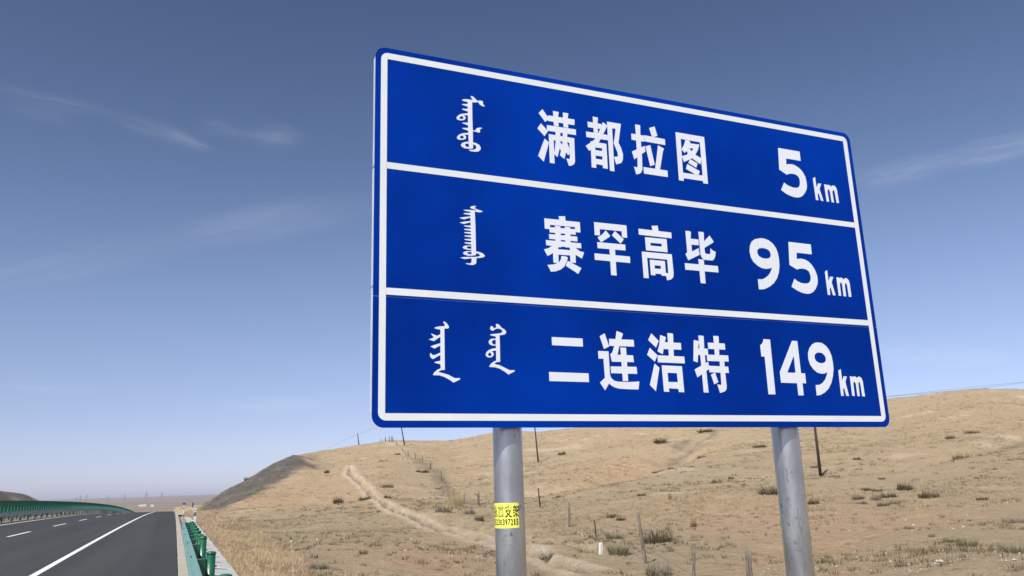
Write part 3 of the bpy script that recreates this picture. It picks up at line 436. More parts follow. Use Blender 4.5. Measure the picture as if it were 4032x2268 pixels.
 'five2': [([[(3379,1422),(3615,1421),(3613,1335),(3451,1335),(3444,1281),(3492,1288),(3531,1283),(3568,1269),(3602,1239),(3629,1196),(3642,1152),(3642,1111),(3632,1075),(3607,1037),(3578,1011),(3542,994),(3508,990),(3459,995),(3407,1013),(3356,1039),(3396,1109),(3424,1091),(3461,1078),(3505,1076),(3539,1082),(3560,1099),(3571,1124),(3571,1151),(3560,1182),(3534,1198),(3496,1203),(3462,1199),(3434,1190),(3362,1223)]],[])],
 'k2': [([[(3759,1210),(3759,1111),(3784,1156),(3817,1155),(3792,1108),(3817,997),(3789,996),(3774,1067),(3760,1045),(3760,997),(3733,996),(3733,1195)]],[])],
 'm2': [([[(3852,1155),(3880,1155),(3883,1149),(3901,1157),(3916,1153),(3927,1140),(3950,1156),(3970,1153),(3985,1138),(3991,1114),(3991,995),(3963,995),(3960,1093),(3952,1113),(3941,1110),(3934,1087),(3933,996),(3905,995),(3906,1098),(3894,1116),(3884,1108),(3879,1085),(3878,997),(3852,996)]],[])],
 'one': [([[(3011,594),(3075,593),(3070,164),(3003,164),(3005,455),(2973,456),(2973,544),(2992,556),(3005,573)]],[])],
 'four': [([[(3296,593),(3348,592),(3348,335),(3389,335),(3388,256),(3351,256),(3349,160),(3297,160),(3297,255),(3138,256),(3138,339)]],[[(3296,475),(3294,337),(3210,337)]])],
 'nine2': [([[(3558,590),(3602,587),(3642,565),(3670,531),(3688,484),(3693,433),(3691,377),(3674,317),(3648,262),(3614,219),(3570,187),(3524,167),(3483,161),(3484,244),(3525,247),(3561,264),(3593,294),(3615,329),(3623,351),(3592,339),(3561,336),(3519,343),(3480,370),(3453,405),(3441,451),(3445,497),(3466,541),(3500,572),(3530,586)]],[[(3559,508),(3589,505),(3613,488),(3625,465),(3622,444),(3607,428),(3575,421),(3543,424),(3515,440),(3506,465),(3512,487),(3531,503)]])],
 'k3': [([[(3768,379),(3767,279),(3789,321),(3822,321),(3800,275),(3819,162),(3791,163),(3778,229),(3764,213),(3764,162),(3737,163),(3741,366)]],[])],
 'm3': [([[(3856,323),(3885,320),(3887,316),(3905,324),(3919,320),(3930,310),(3951,323),(3970,319),(3985,303),(3989,279),(3991,161),(3963,162),(3960,251),(3954,277),(3946,281),(3937,268),(3935,162),(3911,163),(3911,258),(3900,280),(3889,277),(3883,262),(3881,163),(3855,164)]],[])],
 'mongol1': [([[(586,2217),(620,2216),(619,2076),(620,1979),(620,1858),(614,1849),(589,1847),(586,1974),(586,2103)],[(541,2211),(555,2219),(580,2224),(606,2225),(625,2224),(609,2251),(616,2256),(629,2252),(660,2225),(680,2231),(697,2231),(703,2226),(702,2207),(717,2193),(711,2189),(692,2191),(676,2201),(666,2217),(653,2211),(628,2208),(605,2204),(583,2203),(554,2205)],[(540,2177),(546,2181),(591,2188),(590,2166),(547,2174)],[(540,2141),(546,2144),(590,2151),(589,2129),(548,2137)],[(594,2117),(562,2110),(537,2103),(515,2090),(500,2070),(503,2057),(517,2052),(536,2052),(558,2060),(569,2074),(566,2085),(554,2095),(594,2102)],[(540,2034),(547,2038),(590,2045),(590,2021),(548,2031)],[(540,1994),(546,1997),(590,2004),(589,1981),(547,1990)],[(594,1967),(559,1960),(534,1952),(512,1937),(500,1919),(504,1907),(521,1903),(546,1907),(565,1916),(570,1930),(564,1942),(553,1947),(594,1953)],[(593,1899),(565,1894),(539,1882),(529,1868),(534,1855),(554,1845),(592,1845),(592,1855),(570,1858),(559,1869),(564,1880),(593,1885)],[(615,1898),(640,1897),(665,1887),(678,1866),(674,1848),(658,1834),(632,1829),(601,1829),(588,1834),(592,1839),(620,1842),(639,1851),(646,1865),(640,1878),(615,1886)],[(617,1992),(641,1990),(642,2002),(659,2016),(688,2021),(691,2016),(684,2012),(674,2005),(675,1984),(671,1980),(617,1984)]],[[(535,2085),(521,2073),(524,2064),(536,2063),(549,2067),(552,2076),(544,2087)],[(536,1937),(521,1926),(526,1915),(540,1915),(551,1921),(552,1929),(543,1938)]])],
 'mongol2': [([[(590,1383),(622,1385),(625,1281),(625,1150),(625,1079),(619,1069),(597,1070),(593,1076),(592,1212)],[(636,1424),(623,1426),(599,1421),(589,1412),(597,1404),(619,1401),(641,1393),(592,1393),(552,1390),(539,1385),(559,1381),(592,1380),(622,1384),(656,1383),(676,1387),(682,1392),(669,1396),(643,1402),(623,1408),(623,1416)],[(538,1362),(545,1365),(593,1371),(593,1355),(547,1358)],[(508,1327),(541,1336),(595,1347),(594,1337),(568,1330),(543,1319)],[(509,1293),(541,1303),(595,1314),(594,1304),(567,1296),(542,1286)],[(540,1273),(547,1276),(595,1281),(595,1266),(548,1269)],[(540,1249),(546,1252),(595,1257),(595,1242),(548,1245)],[(540,1226),(547,1229),(595,1234),(595,1219),(549,1222)],[(541,1202),(548,1205),(596,1210),(595,1195),(549,1198)],[(541,1177),(548,1180),(596,1185),(595,1170),(549,1173)],[(541,1152),(547,1156),(596,1160),(596,1145),(549,1149)],[(597,1137),(567,1136),(543,1132),(529,1120),(537,1110),(560,1106),(596,1106),(597,1114),(570,1113),(556,1121),(564,1129),(597,1133)],[(598,1098),(563,1096),(540,1089),(530,1078),(540,1069),(566,1064),(602,1066),(602,1074),(576,1075),(559,1080),(566,1089),(598,1093)],[(621,1100),(653,1096),(676,1088),(690,1073),(682,1063),(655,1056),(625,1051),(595,1048),(569,1043),(541,1037),(525,1041),(510,1045),(536,1051),(569,1055),(619,1059),(645,1065),(655,1073),(646,1082),(621,1088)],[(593,1052),(627,1055),(626,1018),(619,1008),(598,1000),(571,1001),(548,1007),(555,1010),(578,1010),(590,1015),(592,1025)]],[])],
 'mongol3': [([[(390,602),(408,592),(425,569),(423,558),(412,554),(393,554),(393,439),(393,282),(372,281),(357,275),(350,267),(388,259),(420,250),(452,234),(464,230),(494,232),(498,227),(493,221),(451,201),(426,218),(391,236),(356,246),(316,246),(313,251),(326,268),(343,282),(366,292),(364,318),(331,325),(324,327),(325,332),(364,341),(365,379),(341,366),(320,352),(310,351),(299,359),(294,371),(296,388),(301,388),(307,378),(325,376),(365,394),(365,441),(345,430),(325,419),(297,431),(316,440),(366,456),(366,498),(348,487),(324,469),(316,468),(286,477),(316,489),(321,492),(301,515),(308,515),(344,503),(366,516),(366,545),(342,548),(324,553),(333,560),(362,567),(391,569),(398,572),(386,597)]],[])],
 'mongol4': [([[(762,603),(774,602),(786,592),(798,578),(820,568),(831,552),(828,540),(816,532),(782,526),(782,466),(781,346),(764,345),(749,341),(739,331),(775,324),(809,310),(844,294),(858,292),(880,294),(885,289),(881,284),(838,263),(814,280),(780,299),(745,309),(705,310),(702,315),(714,331),(732,345),(753,355),(754,422),(722,416),(735,405),(736,393),(727,379),(710,373),(693,374),(680,383),(679,394),(685,408),(700,422),(723,432),(753,438),(754,455),(729,454),(709,461),(702,475),(707,490),(722,500),(754,502),(754,517),(731,520),(714,524),(717,529),(734,533),(769,537),(793,542),(803,552),(802,561),(791,568),(770,572),(753,567),(738,556),(726,555),(716,564),(715,575),(724,587),(729,587),(744,572),(762,581),(756,596)]],[[(709,407),(721,395),(717,385),(707,382),(696,387),(695,395),(701,403)],[(754,493),(736,493),(726,483),(725,472),(735,462),(753,462)]])],
}
# ------------------------------------------------------------------ terrain height model (metres, world X right of road, Y along road)
LEFT_HILL = 16.5
RA, RB, RC = .004, 6e-5, .0175
def road_z(X, Y):
    """crest profile of the carriageway with its cross fall"""
    X = np.asarray(X, float); Y = np.asarray(Y, float)
    y = np.clip(Y, -60, 300)
    z = RA*y - RB*y*y
    z = z + np.where(Y > 300, (RA-2*RB*300)*(Y-300)*np.exp(-np.clip(Y-300, 0, None)/1800.), 0)
    return z - RC*np.clip(X, -30, 3)
def road_x(Y):
    return -1.15e-5*np.clip(Y, 0, 600)**2
def hash2(ix, iy, s):
    h = (ix.astype(np.int64)*374761393 + iy.astype(np.int64)*668265263 + s*144665) & 0x7fffffff
    h = ((h ^ (h >> 13))*1274126177) & 0x7fffffff
    return ((h ^ (h >> 16)) & 0xffff)/65535.
def vnoise(x, y, s=0):
    ix = np.floor(x); iy = np.floor(y); fx = x-ix; fy = y-iy
    fx = fx*fx*(3-2*fx); fy = fy*fy*(3-2*fy)
    a = hash2(ix, iy, s); b = hash2(ix+1, iy, s); c = hash2(ix, iy+1, s); d = hash2(ix+1, iy+1, s)
    return (a+(b-a)*fx)*(1-fy)+(c+(d-c)*fx)*fy - .5
def fbm(x, y, s=0, o=4):
    t = 0; a = 1.
    for k in range(o):
        t = t + a*vnoise(x*2**k+k*17.3, y*2**k+k*9.1, s+k); a *= .5
    return t
def sstep(a, b, x):
    t = np.clip((x-a)/(b-a), 0, 1); return t*t*(3-2*t)
def seg_dist(X, Y, pts):
    """distance to a polyline, and the running parameter along it"""
    best = np.full(X.shape, 1e9); par = np.zeros(X.shape)
    for i in range(len(pts)-1):
        ax, ay = pts[i][:2]; bx, by = pts[i+1][:2]; dx, dy = bx-ax, by-ay
        t = np.clip(((X-ax)*dx+(Y-ay)*dy)/(dx*dx+dy*dy), 0, 1)
        d = np.hypot(X-ax-t*dx, Y-ay-t*dy); m = d < best
        best = np.where(m, d, best); par = np.where(m, i+t, par)
    return best, par
def in_poly2(px, py, poly):
    c = np.zeros(np.shape(px), bool); n = len(poly); j = n-1
    for i in range(n):
        xi, yi = poly[i]; xj, yj = poly[j]
        if yi != yj: c ^= ((yi > py) != (yj > py)) & (px < (xj-xi)*(py-yi)/(yj-yi)+xi)
        j = i
    return c
def warp(X, Y):
    D = np.hypot(X, Y)+1e-6; k = np.log(1+D/8.)/D*3.
    return X*k, Y*k
_C = np.array(CTRL, float)
_cx, _cy = warp(_C[:, 0], _C[:, 1]); _c2 = .12**2
_A = np.sqrt((_cx[:, None]-_cx[None])**2+(_cy[:, None]-_cy[None])**2+_c2)
_n = len(_C); _M = np.zeros((_n+3, _n+3)); _M[:_n, :_n] = _A-np.eye(_n)*.004
_M[:_n, _n] = _M[_n, :_n] = 1; _M[:_n, _n+1] = _M[_n+1, :_n] = _cx; _M[:_n, _n+2] = _M[_n+2, :_n] = _cy
_w = np.linalg.solve(_M, np.concatenate([_C[:, 2], [0, 0, 0]]))
def hill_z(X, Y):
    wx, wy = warp(X, Y); z = _w[_n]+_w[_n+1]*wx+_w[_n+2]*wy
    for i in range(_n):
        z = z+_w[i]*np.sqrt((wx-_cx[i])**2+(wy-_cy[i])**2+_c2)
    return z
def far_z(X, Y):
    D = np.hypot(X, Y)
    z = -3-33*sstep(250, 1500, D)+36*sstep(5000, 17000, D)
    z = z + sstep(500, 1500, D)*(9*fbm(X/1400., Y/1400., 5, 3)*(1+D/9000.))
    # distant low ridges
    z = z + 10*np.exp(-((Y-2600-.35*(X-500))/260.)**2)*sstep(-300, 400, X)*1.
    return z
def ground_z(X, Y, detail=True):
    X = np.asarray(X, float); Y = np.asarray(Y, float); D = np.hypot(X, Y)
    xs = X-road_x(Y)
    zr = road_z(xs, Y)
    h = hill_z(X, Y)
    right = h
    # beyond the hill the land falls to the plain
    fz = far_z(X, Y)
    base_r = h*(1-sstep(300, 900, D))+fz*sstep(300, 900, D)
    # left of the median
    lm = zr*0+road_z(-30., Y)-1.2
    lh = .6*np.exp(-(((X+95)/60.)**2+((Y-190)/120.)**2))
    left = (lm+lh)*(1-sstep(350, 900, D))+fz*sstep(350, 900, D)
    left = left+LEFT_HILL*sstep(-47, -82, X)*sstep(340, 410, Y)*(1-sstep(520, 640, Y))*(1-.45*sstep(-90, -140, X))
    # corridor of the road: formation just below the paving
    form = zr-.22
    wl = sstep(-36, -27, xs); wr = 1-sstep(1.35, 3.4, xs)
    z = np.where(xs > -5, base_r*(1-wr)+form*wr, left*(1-wl)+form*wl)
    corr = sstep(900, 1600, Y)
    z = np.where((xs > -36) & (xs < 3.4), z*(1-corr)+fz*corr, z)
    z = np.where((Y < -60), np.where((xs > -36) & (xs < 3.4), form, z), z)
    if detail:
        hr = sstep(2.2, 7, xs)+sstep(-30, -38, xs)*1.0
        hr = np.clip(hr, 0, 1)
        near = 1-sstep(260, 700, D)
        z = z + hr*near*(fbm(X/17., Y/17., 11, 3)*.55*sstep(15, 60, D)+fbm(X/3.1, Y/3.1, 21, 4)*.17+fbm(X/.8, Y/.8, 31, 2)*.06)
        for pts, wid, dep, jag in GULLIES:
            d, t = seg_dist(X+fbm(X/5., Y/5., 77, 2)*2.2*jag, Y+fbm(X/5., Y/5., 78, 2)*2.2*jag, pts)
            z = z-dep*np.exp(-(d/wid)**2)*np.clip(t, .15, 1)
        dl_, _ = seg_dist(X, Y, BERM_L); du_, _ = seg_dist(X, Y, BERM_U)
        jl = fbm(X/2.6, Y/2.6, 91, 3)*.12; w = .22+D*.0022
        ins = in_poly2(X, Y, BERM_L+BERM_U[::-1])
        z = z+.09*np.exp(-((dl_+jl)/w)**2)+.10*np.exp(-((du_+jl)/w)**2)
        z = z-np.where(ins, (.30+.0045*np.clip(D, 0, 100)+.15*fbm(X/3., Y/3., 93, 3))*sstep(.1, .8, np.minimum(dl_, du_)+jl), 0)
        # small terraces eroded in the bank above the ditch
        d2, t2 = seg_dist(X, Y, BANK)
        z = z+.34*np.exp(-(d2/1.7)**2)*(.5+1.6*fbm(X/1.6, Y/1.6, 51, 3))
    return z
# ================================================================== GROUND
def band(a, b, n): return np.linspace(a, b, n, endpoint=False)
azs = np.concatenate([band(-180, -40, 28), band(-40, -13, 40), band(-13, 60, 640), band(60, 100, 50), band(100, 180, 16)])*math.pi/180
rad = np.concatenate([[0.01], np.exp(band(math.log(.8), math.log(11), 26)), np.exp(band(math.log(11), math.log(25), 120)), np.exp(band(math.log(25), math.log(110), 600)), np.exp(band(math.log(110), math.log(250), 190)), np.exp(band(math.log(250), math.log(26000), 130)), [26000]])
AA, RR = np.meshgrid(azs, rad); GX = RR*np.sin(AA); GY = RR*np.cos(AA); GZ = ground_z(GX, GY)
na, nr = len(azs), len(rad)
me = bpy.data.meshes.new('ground'); me.vertices.add(na*nr); me.vertices.foreach_set('co', np.stack([GX, GY, GZ], -1).astype(np.float32).ravel())
I, J = np.meshgrid(np.arange(nr-1), np.arange(na), indexing='ij'); Jn = (J+1) % na
quad = np.stack([I*na+J, I*na+Jn, (I+1)*na+Jn, (I+1)*na+J], -1).reshape(-1, 4)[:, ::-1].astype(np.int32)
me.loops.add(quad.size); me.loops.foreach_set('vertex_index', quad.ravel()); me.polygons.add(len(quad)); me.polygons.foreach_set('loop_start', np.arange(0, quad.size, 4, dtype=np.int32))
me.update(calc_edges=True); me.polygons.foreach_set('use_smooth', np.ones(len(quad), bool))
def soft(polys, s=1.2, blur=1.6):
    """inside test of hand-drawn zones with a ragged border"""
    t = np.zeros(GX.shape)
    K = ((0, 0), (.7, .3), (-.6, .5), (.2, -.8), (-.3, -.6), (.9, -.4), (-.9, 0), (.1, .9))
    D = np.hypot(GX, GY); sc = blur*(.25+D/60.)
    wx = fbm(GX/4., GY/4., 41, 4)*s*(.6+D/60.); wy = fbm(GX/4., GY/4., 42, 4)*s*(.6+D/60.)
    for a, b in K:
        k = np.zeros(GX.shape, bool)
        for q in polys: k |= in_poly(GX+wx+a*sc, GY+wy+b*sc, q)
        t += k
    return t/len(K)
XS = GX-road_x(GY); DD = np.hypot(GX, GY)
top = [(x*1.28, y*1.28) for x, y in ROCK_ZONE_TOP]
rock = soft([ROCK_ZONE+ROCK_ZONE_TOP[::-1][:1], ROCK_ZONE_TOP+top[::-1], ROCK_ZONE[:2]+ROCK_ZONE[2:]+ROCK_ZONE_TOP[::-1]], (.9), .4)
rock = np.maximum(rock, ((XS < -40) & (GY > 300) & (DD < 700))*sstep(-.55, -.1, fbm(GX/9., GY/9., 61, 3)))
red = soft([RED_A, RED_B, RED_C, RED_D, RED_E], 2.5, 3.5); green = soft([GREEN_A, GREEN_B, GREEN_C, GREEN_D, GREEN_E], 3, 4)
gold_poly = [(x, y) for x, y in GRASS_V]+[(2.2, 190), (1.5, 100), (1.45, 0), (5, 0)]
gold = np.maximum(soft([gold_poly], .5, .8), (1-sstep(5, 9, XS))*(XS > 1.4)*(GY < 20))
dl_, _ = seg_dist(GX, GY, BERM_L); du_, _ = seg_dist(GX, GY, BERM_U); jl = fbm(GX/1.6, GY/1.6, 95, 4)*.22; ins = in_poly(GX, GY, BERM_L+BERM_U[::-1])
wb = .16+DD*.0015
pale = np.maximum((1-sstep(wb*.6, wb*2.0, dl_+jl))*(.75+.6*fbm(GX/1.8, GY/1.8, 100, 4)), (1-sstep(wb*.8, wb*2.4, du_+jl))*(.65+.8*fbm(GX/1.8, GY/1.8, 99, 4))); pale = np.maximum(pale, np.where(ins, .45*sstep(.0, .4, fbm(GX/2.5, GY/2.5, 98, 3)), 0))
dirt = np.where(ins, sstep(-.35, .1, -fbm(GX/2.5, GY/2.5, 98, 3))*sstep(.15, .6, np.minimum(dl_, du_)), 0)*(1-pale)
pale = np.clip(np.maximum(pale, sstep(.3, .55, fbm(GX/7., GY/7., 71, 4))*.6*(DD > 60)), 0, 1)
plain = sstep(300, 700, DD)*(1-((XS < -34) & (DD < 640)))
gl = np.zeros(GX.shape)
for k, (pts, wid, dep, jag) in enumerate(GULLIES):
    gd, gt = seg_dist(GX+fbm(GX/5., GY/5., 77, 2)*2.2*jag, GY+fbm(GX/5., GY/5., 78, 2)*2.2*jag, pts)
    gl = np.maximum(gl, np.exp(-(gd/(wid*.35))**2)*(.25+1.3*np.clip(fbm(GX/2., GY/2., 79, 3)+.3, 0, 1))*(.5+.5*(gt < 2.2)))
rock = np.maximum(rock, np.clip(gl*.65, 0, .7)); pale = np.maximum(pale, np.clip(1.2*fbm(GX/3., GY/3., 80, 3), 0, 1)*(gl > .12)*.7)
fp = [(x, y) for x, y, *_ in FENCE_POSTS if 75 < math.hypot(x, y) < 175]; fd, _ = seg_dist(GX, GY, sorted(fp, key=lambda q: q[0]**2+q[1]**2))
rock = np.maximum(rock, .5*np.exp(-((fd+fbm(GX/2., GY/2., 83, 3)*1.2)/1.1)**2)*(DD > 80)*(DD < 170))
green = np.maximum(green, dirt); rock = np.maximum(rock, dirt*.75)
GZ2 = GZ+rock*(fbm(GX/1.5, GY/1.5, 55, 4)*.3)*(DD > 60)*(DD < 260)
co = np.stack([GX, GY, GZ2], -1).astype(np.float32); me.vertices.foreach_set('co', co.ravel())
for nm, chans in (('zone', (rock, red, green)), ('zone2', (pale, gold, plain))):
    ca = me.color_attributes.new(nm, 'FLOAT_COLOR', 'POINT'); c = np.ones((na*nr, 4), np.float32)
    for i, ch in enumerate(chans): c[:, i] = ch.ravel()
    ca.data.foreach_set('color', c.ravel())
kind(link('ground', me, M['ground']), 'structure')

# ================================================================== ROAD
def ribbon(name, x0, x1, ys, mat, dz=0., parent=None, xn=1, ragged=None):
    v = []; xs = np.linspace(x0, x1, xn+1)
    for y in ys:
        for k, x in enumerate(xs):
            xx = x+(ragged(y) if ragged and k == xn else 0)
            v.append((xx+float(road_x(np.array(y))), y, float(road_z(xx, y))+dz))
    n = xn+1; f = [(j*n+i, j*n+i+1, (j+1)*n+i+1, (j+1)*n+i) for j in range(len(ys)-1) for i in range(xn)]
    return link(name, mesh(name, v, f), mat, parent)
ysr = list(np.arange(-60, 4, 4))+list(np.arange(4, 60, .2))+list(np.arange(60, 400, 2))+list(np.arange(400, 1640, 20))
rag = lambda y: .022*math.sin(y*9.1)+.03*(random.random()-.5)+.03*math.sin(y*2.3+1)
road = kind(ribbon('road', -11.3, .17, ysr, M['asphalt'], 0, None, 6, rag), 'structure')
far_ys = list(np.arange(-60, 400, 3))+list(np.arange(400, 1640, 20))
kind(ribbon('far_carriageway', -25.2, -13.9, far_ys, M['asphalt'], 0, None, 4), 'structure')
kind(ribbon('median_strip', -13.9, -11.3, far_ys, M['median'], .012, None, 1), 'structure')
for x in (-2.86, -10.72):
    o = ribbon('edge_line', x, x+(.16 if x > -5 else .2), [y for y in ysr if y <= 700], M['paint'], .004); kind(o, 'structure')
for x in (-14.6, -24.6): kind(ribbon('edge_line', x, x+.15, [y for y in far_ys if y <= 500], M['paint'], .004), 'structure')
dash0 = None
for k in range(-4, 26):
    y0 = 43.0+15.08*k; ys = list(np.linspace(y0, y0+6.3, 9))
    o = ribbon('lane_dash', -6.87, -6.72, ys, M['paint'], .004); kind(o, 'structure')
for k in range(-3, 20):
    y0 = 48.0+15*k; o = ribbon('lane_dash', -18.9, -18.75, list(np.linspace(y0, y0+6, 5)), M['paint'], .004); kind(o, 'structure')
# concrete edging, drain and slabs on the right
edging = kind(link('concrete_edging', None), 'structure')
def piece(name, x0, x1, y0, y1, z0, z1, mat, parent, zo=None, jit=.004):
    """one cast block following the road grade; zo = outer top height"""
    xm = float(road_x(np.array((y0+y1)/2))); a = float(road_z(x0, y0)); b = float(road_z(x0, y1)); j = random.uniform(-jit, jit)
    zo = z1 if zo is None else zo; c = .012
    v = [(x0, y0, a+z0), (x1, y0, a+z0), (x1, y1, b+z0), (x0, y1, b+z0), (x0, y0, a+z1-c+j), (x1, y0, a+zo-c+j), (x1, y1, b+zo-c+j), (x0, y1, b+z1-c+j),
         (x0+c, y0+c, a+z1+j), (x1-c, y0+c, a+zo+j), (x1-c, y1-c, b+zo+j), (x0+c, y1-c, b+z1+j)]
    f = [(0, 3, 2, 1), (0, 1, 5, 4), (1, 2, 6, 5), (2, 3, 7, 6), (3, 0, 4, 7), (4, 5, 9, 8), (5, 6, 10, 9), (6, 7, 11, 10), (7, 4, 8, 11), (8, 9, 10, 11)]
    return link(name, mesh(name, [(p[0]+xm, p[1], p[2]) for p in v], f), mat, parent)
y = 5.0
while y < 62: piece('kerb_block', .16, .38, y, y+.985, -.25, .012, M['concrete'], edging); y += 1.0
ribbon('kerb_strip', .16, .38, list(np.arange(62, 420, 3)), M['concrete'], .010, edging)
y = 5.0
while y < 31.5: piece('bed_slab', .40, .80, y, y+1.49, -.25, -.01, M['concrete'], edging); y += 1.5
# open drain behind the rail
ribbon('drain_floor', .38, .84, list(np.arange(31.5, 92, 2)), M['gutter'], -.17, edging)
for xx in (.384, .80):
    v = []; yy = list(np.arange(31.5, 92, 3.0))
    for y in yy:
        a = float(road_z(.4, y)); xm = float(road_x(np.array(y))); v += [(xx+xm, y, a-.25), (xx+.05+xm, y, a-.25), (xx+.05+xm, y, a-.002), (xx+xm, y, a-.002)]
    link('drain_wall', mesh('drain_wall', v, [(4*k+i, 4*k+(i+1) % 4, 4*k+4+(i+1) % 4, 4*k+4+i) for k in range(len(yy)-1) for i in range(4)]+[(0, 3, 2, 1)]), M['gutter'], edging)
y = 4.0; k = 0
while y < 78:
    piece('slab', .855, 1.38, y, y+1.0-random.uniform(.012, .026), -.3, .035, M['slab'], edging, -.045-random.uniform(0, .02), .009); y += 1.0; k += 1
ribbon('apron', .38, .98, list(np.arange(91, 400, 3)), M['concrete'], .006, edging)

# ================================================================== SIGN
th0 = math.atan2(math.cos(1.552996), math.sin(1.552996))
sign = thing('direction_sign', 'big blue three-row distance sign with white Chinese and Mongolian lettering on two steel poles', 'road sign', (1.1634, 4.9196, 0), None, th0)
OZ = 2.1554
def up(me):                     # mesh laid out in board coordinates -> sign coordinates
    for v in me.vertices: v.co.z += OZ
    me.update(); return me
U0, U1, V0, V1 = -.081, 4.229, -.086, 2.513; SEAM = .744
def plate(name, poly, y_front, y_back, mat, parent):
    n = len(poly); v = [(x, y_front, z) for x, z in poly]+[(x, y_back, z) for x, z in poly]
    f = [tuple(range(n-1, -1, -1)), tuple(range(n, 2*n))]+[(i, (i+1) % n, n+(i+1) % n, n+i) for i in range(n)]
    return link(name, up(mesh(name, v, f)), mat, parent)
fr = frame_poly(U0, U1, V0, V1, .075, 7)
upper = [p for p in fr if p[1] > SEAM]; lower = [p for p in fr if p[1] <= SEAM]
plate('sign_panel', upper[:16]+[(U0, SEAM+.0015), (U1, SEAM+.0015)], 0, .0035, M['blue'], sign)
plate('sign_panel', [(U1, SEAM-.0015), (U0, SEAM-.0015)]+lower, 0, .0035, M['blue'], sign)
# folded aluminium edges and rails behind the sheet
for za, zb, dd_ in ((V0+.09, .80, .052), (.815, 1.62, .052), (1.635, V1-.08, .046)):
    link('edge_flange', up(MB().box(U0-.001, U0+.004, .006, dd_, za, zb).me('edge_flange')), M['alu'], sign)
mb = MB(); mb.box(U1-.004, U1-.001, .006, .046, V0+.09, V1-.08); link('edge_flange', up(mb.me('edge_flange')), M['alu'], sign)
for z in (.12, .62, 1.1, 1.65, 2.2):
    mb = MB().box(U0+.05, U1-.05, .006, .05, z-.02, z+.02); link('back_rail', up(mb.me('back_rail')), M['alu'], sign)
    for px in (.884+.083, 3.23+.001):
        pass
link('border', up(film('border', [([frame_poly(-.042, 4.188, -.042, 2.474, .05, 7)], [[(0.002, .003), (4.143, .003), (4.143, 2.428), (.002, 2.428)]])], .0, .0014)), M['white_border'], sign)
for z0, z1 in ((1.621, 1.667), (.757, .803)):
    link('divider_line', up(film('divider_line', [([[(.0035, z0), (4.1415, z0), (4.1415, z1), (.0035, z1)]], [])], 0, .0012)), M['white_border'], sign)
mb = MB().box(.003, 4.14, -.0008, .0001, SEAM-.001, SEAM+.001); link('panel_seam', up(mb.me('panel_seam')), M['seam'], sign)
WORDS = dict(man='character', du='character', la='character', tu='character', sai='character', han='character', gao='character', bi='character', er='character', lian='character', hao='character', te='character',
  five='numeral', nine='numeral', five2='numeral', one='numeral', four='numeral', nine2='numeral', k='letter', m='letter', k2='letter', m2='letter', k3='letter', m3='letter', mongol1='mongolian_word', mongol2='mongolian_word', mongol3='mongolian_word', mongol4='mongolian_word')
LAB = dict(man='white character 满', du='white character 都', la='white character 拉', tu='white character 图', sai='white character 赛', han='white character 罕', gao='white character 高', bi='white character 毕', er='white character 二', lian='white character 连', hao='white character 浩', te='white character 特',
  five='white numeral 5 in the top row', nine='white numeral 9 of 95', five2='white numeral 5 of 95', one='white numeral 1 of 149', four='white numeral 4 of 149', nine2='white numeral 9 of 149')
for key, nm in WORDS.items():
    gr = [([[(x/1000., z/1000.) for x, z in q] for q in ps], [[(x/1000., z/1000.) for x, z in q] for q in hs]) for ps, hs in GLYPHS[key]]
    o = link(nm, up(film(nm, gr, 0, .0016)), M['white_letter'], sign)
    if key in LAB: o['label'] = LAB[key]
# poles
PR = .0988
def rotin(X, Y):
    dx, dy = X-sign.location.x, Y-sign.location.y; c, s = math.cos(-th0), math.sin(-th0); return dx*c-dy*s, dx*s+dy*c
PX = []
for i, (X, Y) in enumerate(((2.046, 5.095), (4.418, 5.130))):
    PR = (.0988, .104)[i]
    lx, ly = rotin(X, Y); PX.append((lx, ly))
    g = float(ground_z(np.array([X]), np.array([Y]))[0])
    mb = MB().lathe([(PR, g-.5), (PR, g+.2), (PR, 1.0), (PR, 2.0), (PR, OZ+V1-.12), (PR*.6, OZ+V1-.09)], 64)
    o = link('pole', mb.me('pole', True), M['galv'], sign, (lx, ly, 0)); autosmooth(o, 30); o['label'] = ('left galvanised pole carrying a yellow sticker', 'right galvanised pole with scratches')[i]
    fl = MB().lathe([(.2, g-.02), (.2, g+.01)], 24); link('base_flange', fl.me('base_flange'), M['galv'], sign, (lx, ly, 0))
    for z in (.12, .62, 1.1, 1.65, 2.2):
        n = 20; v = []; 
        for zz in (-.025, .025):
            for rr in (PR+.001, PR+.006): v += [(rr*math.cos(2*math.pi*k/n), rr*math.sin(2*math.pi*k/n), zz) for k in range(n)]
        f = []
        for k in range(n): k2 = (k+1) % n; f += [(n+k, n+k2, 3*n+k2, 3*n+k), (k, k2, n+k2, n+k), (2*n+k, 2*n+k2, 3*n+k2, 3*n+k)]
        link('clamp', mesh('clamp', v, f), M['alu'], sign, (lx, ly, OZ+z))
    if i == 0: pole0 = o
    # scratches and scuffs picked out on the zinc
    if i == 1:
        va = math.atan2(X, Y)
        for k, (t0, t1, za, zb, wd) in enumerate(((-12, -8, 1.765, 1.655, .0030), (8, 12, 1.74, 1.725, .002), (14, 24, 1.47, 1.20, .0016), (24, 18, 1.20, 1.12, .0016), (-6, 12, 1.165, 1.15, .002))):
            pts = []
            for q in range(9):
                u = q/8; a = va-R(t0+(t1-t0)*u+2.2*math.sin(u*7+k)); dx, dy = -math.sin(a)*(PR+.0002), -math.cos(a)*(PR+.0002); c_, s_ = math.cos(-th0), math.sin(-th0); pts.append((dx*c_-dy*s_, dx*s_+dy*c_, za+(zb-za)*u))
            link('scratch', MB().poly(pts, wd, 5).me('scratch'), M['scuff'], o)
PR = .0988
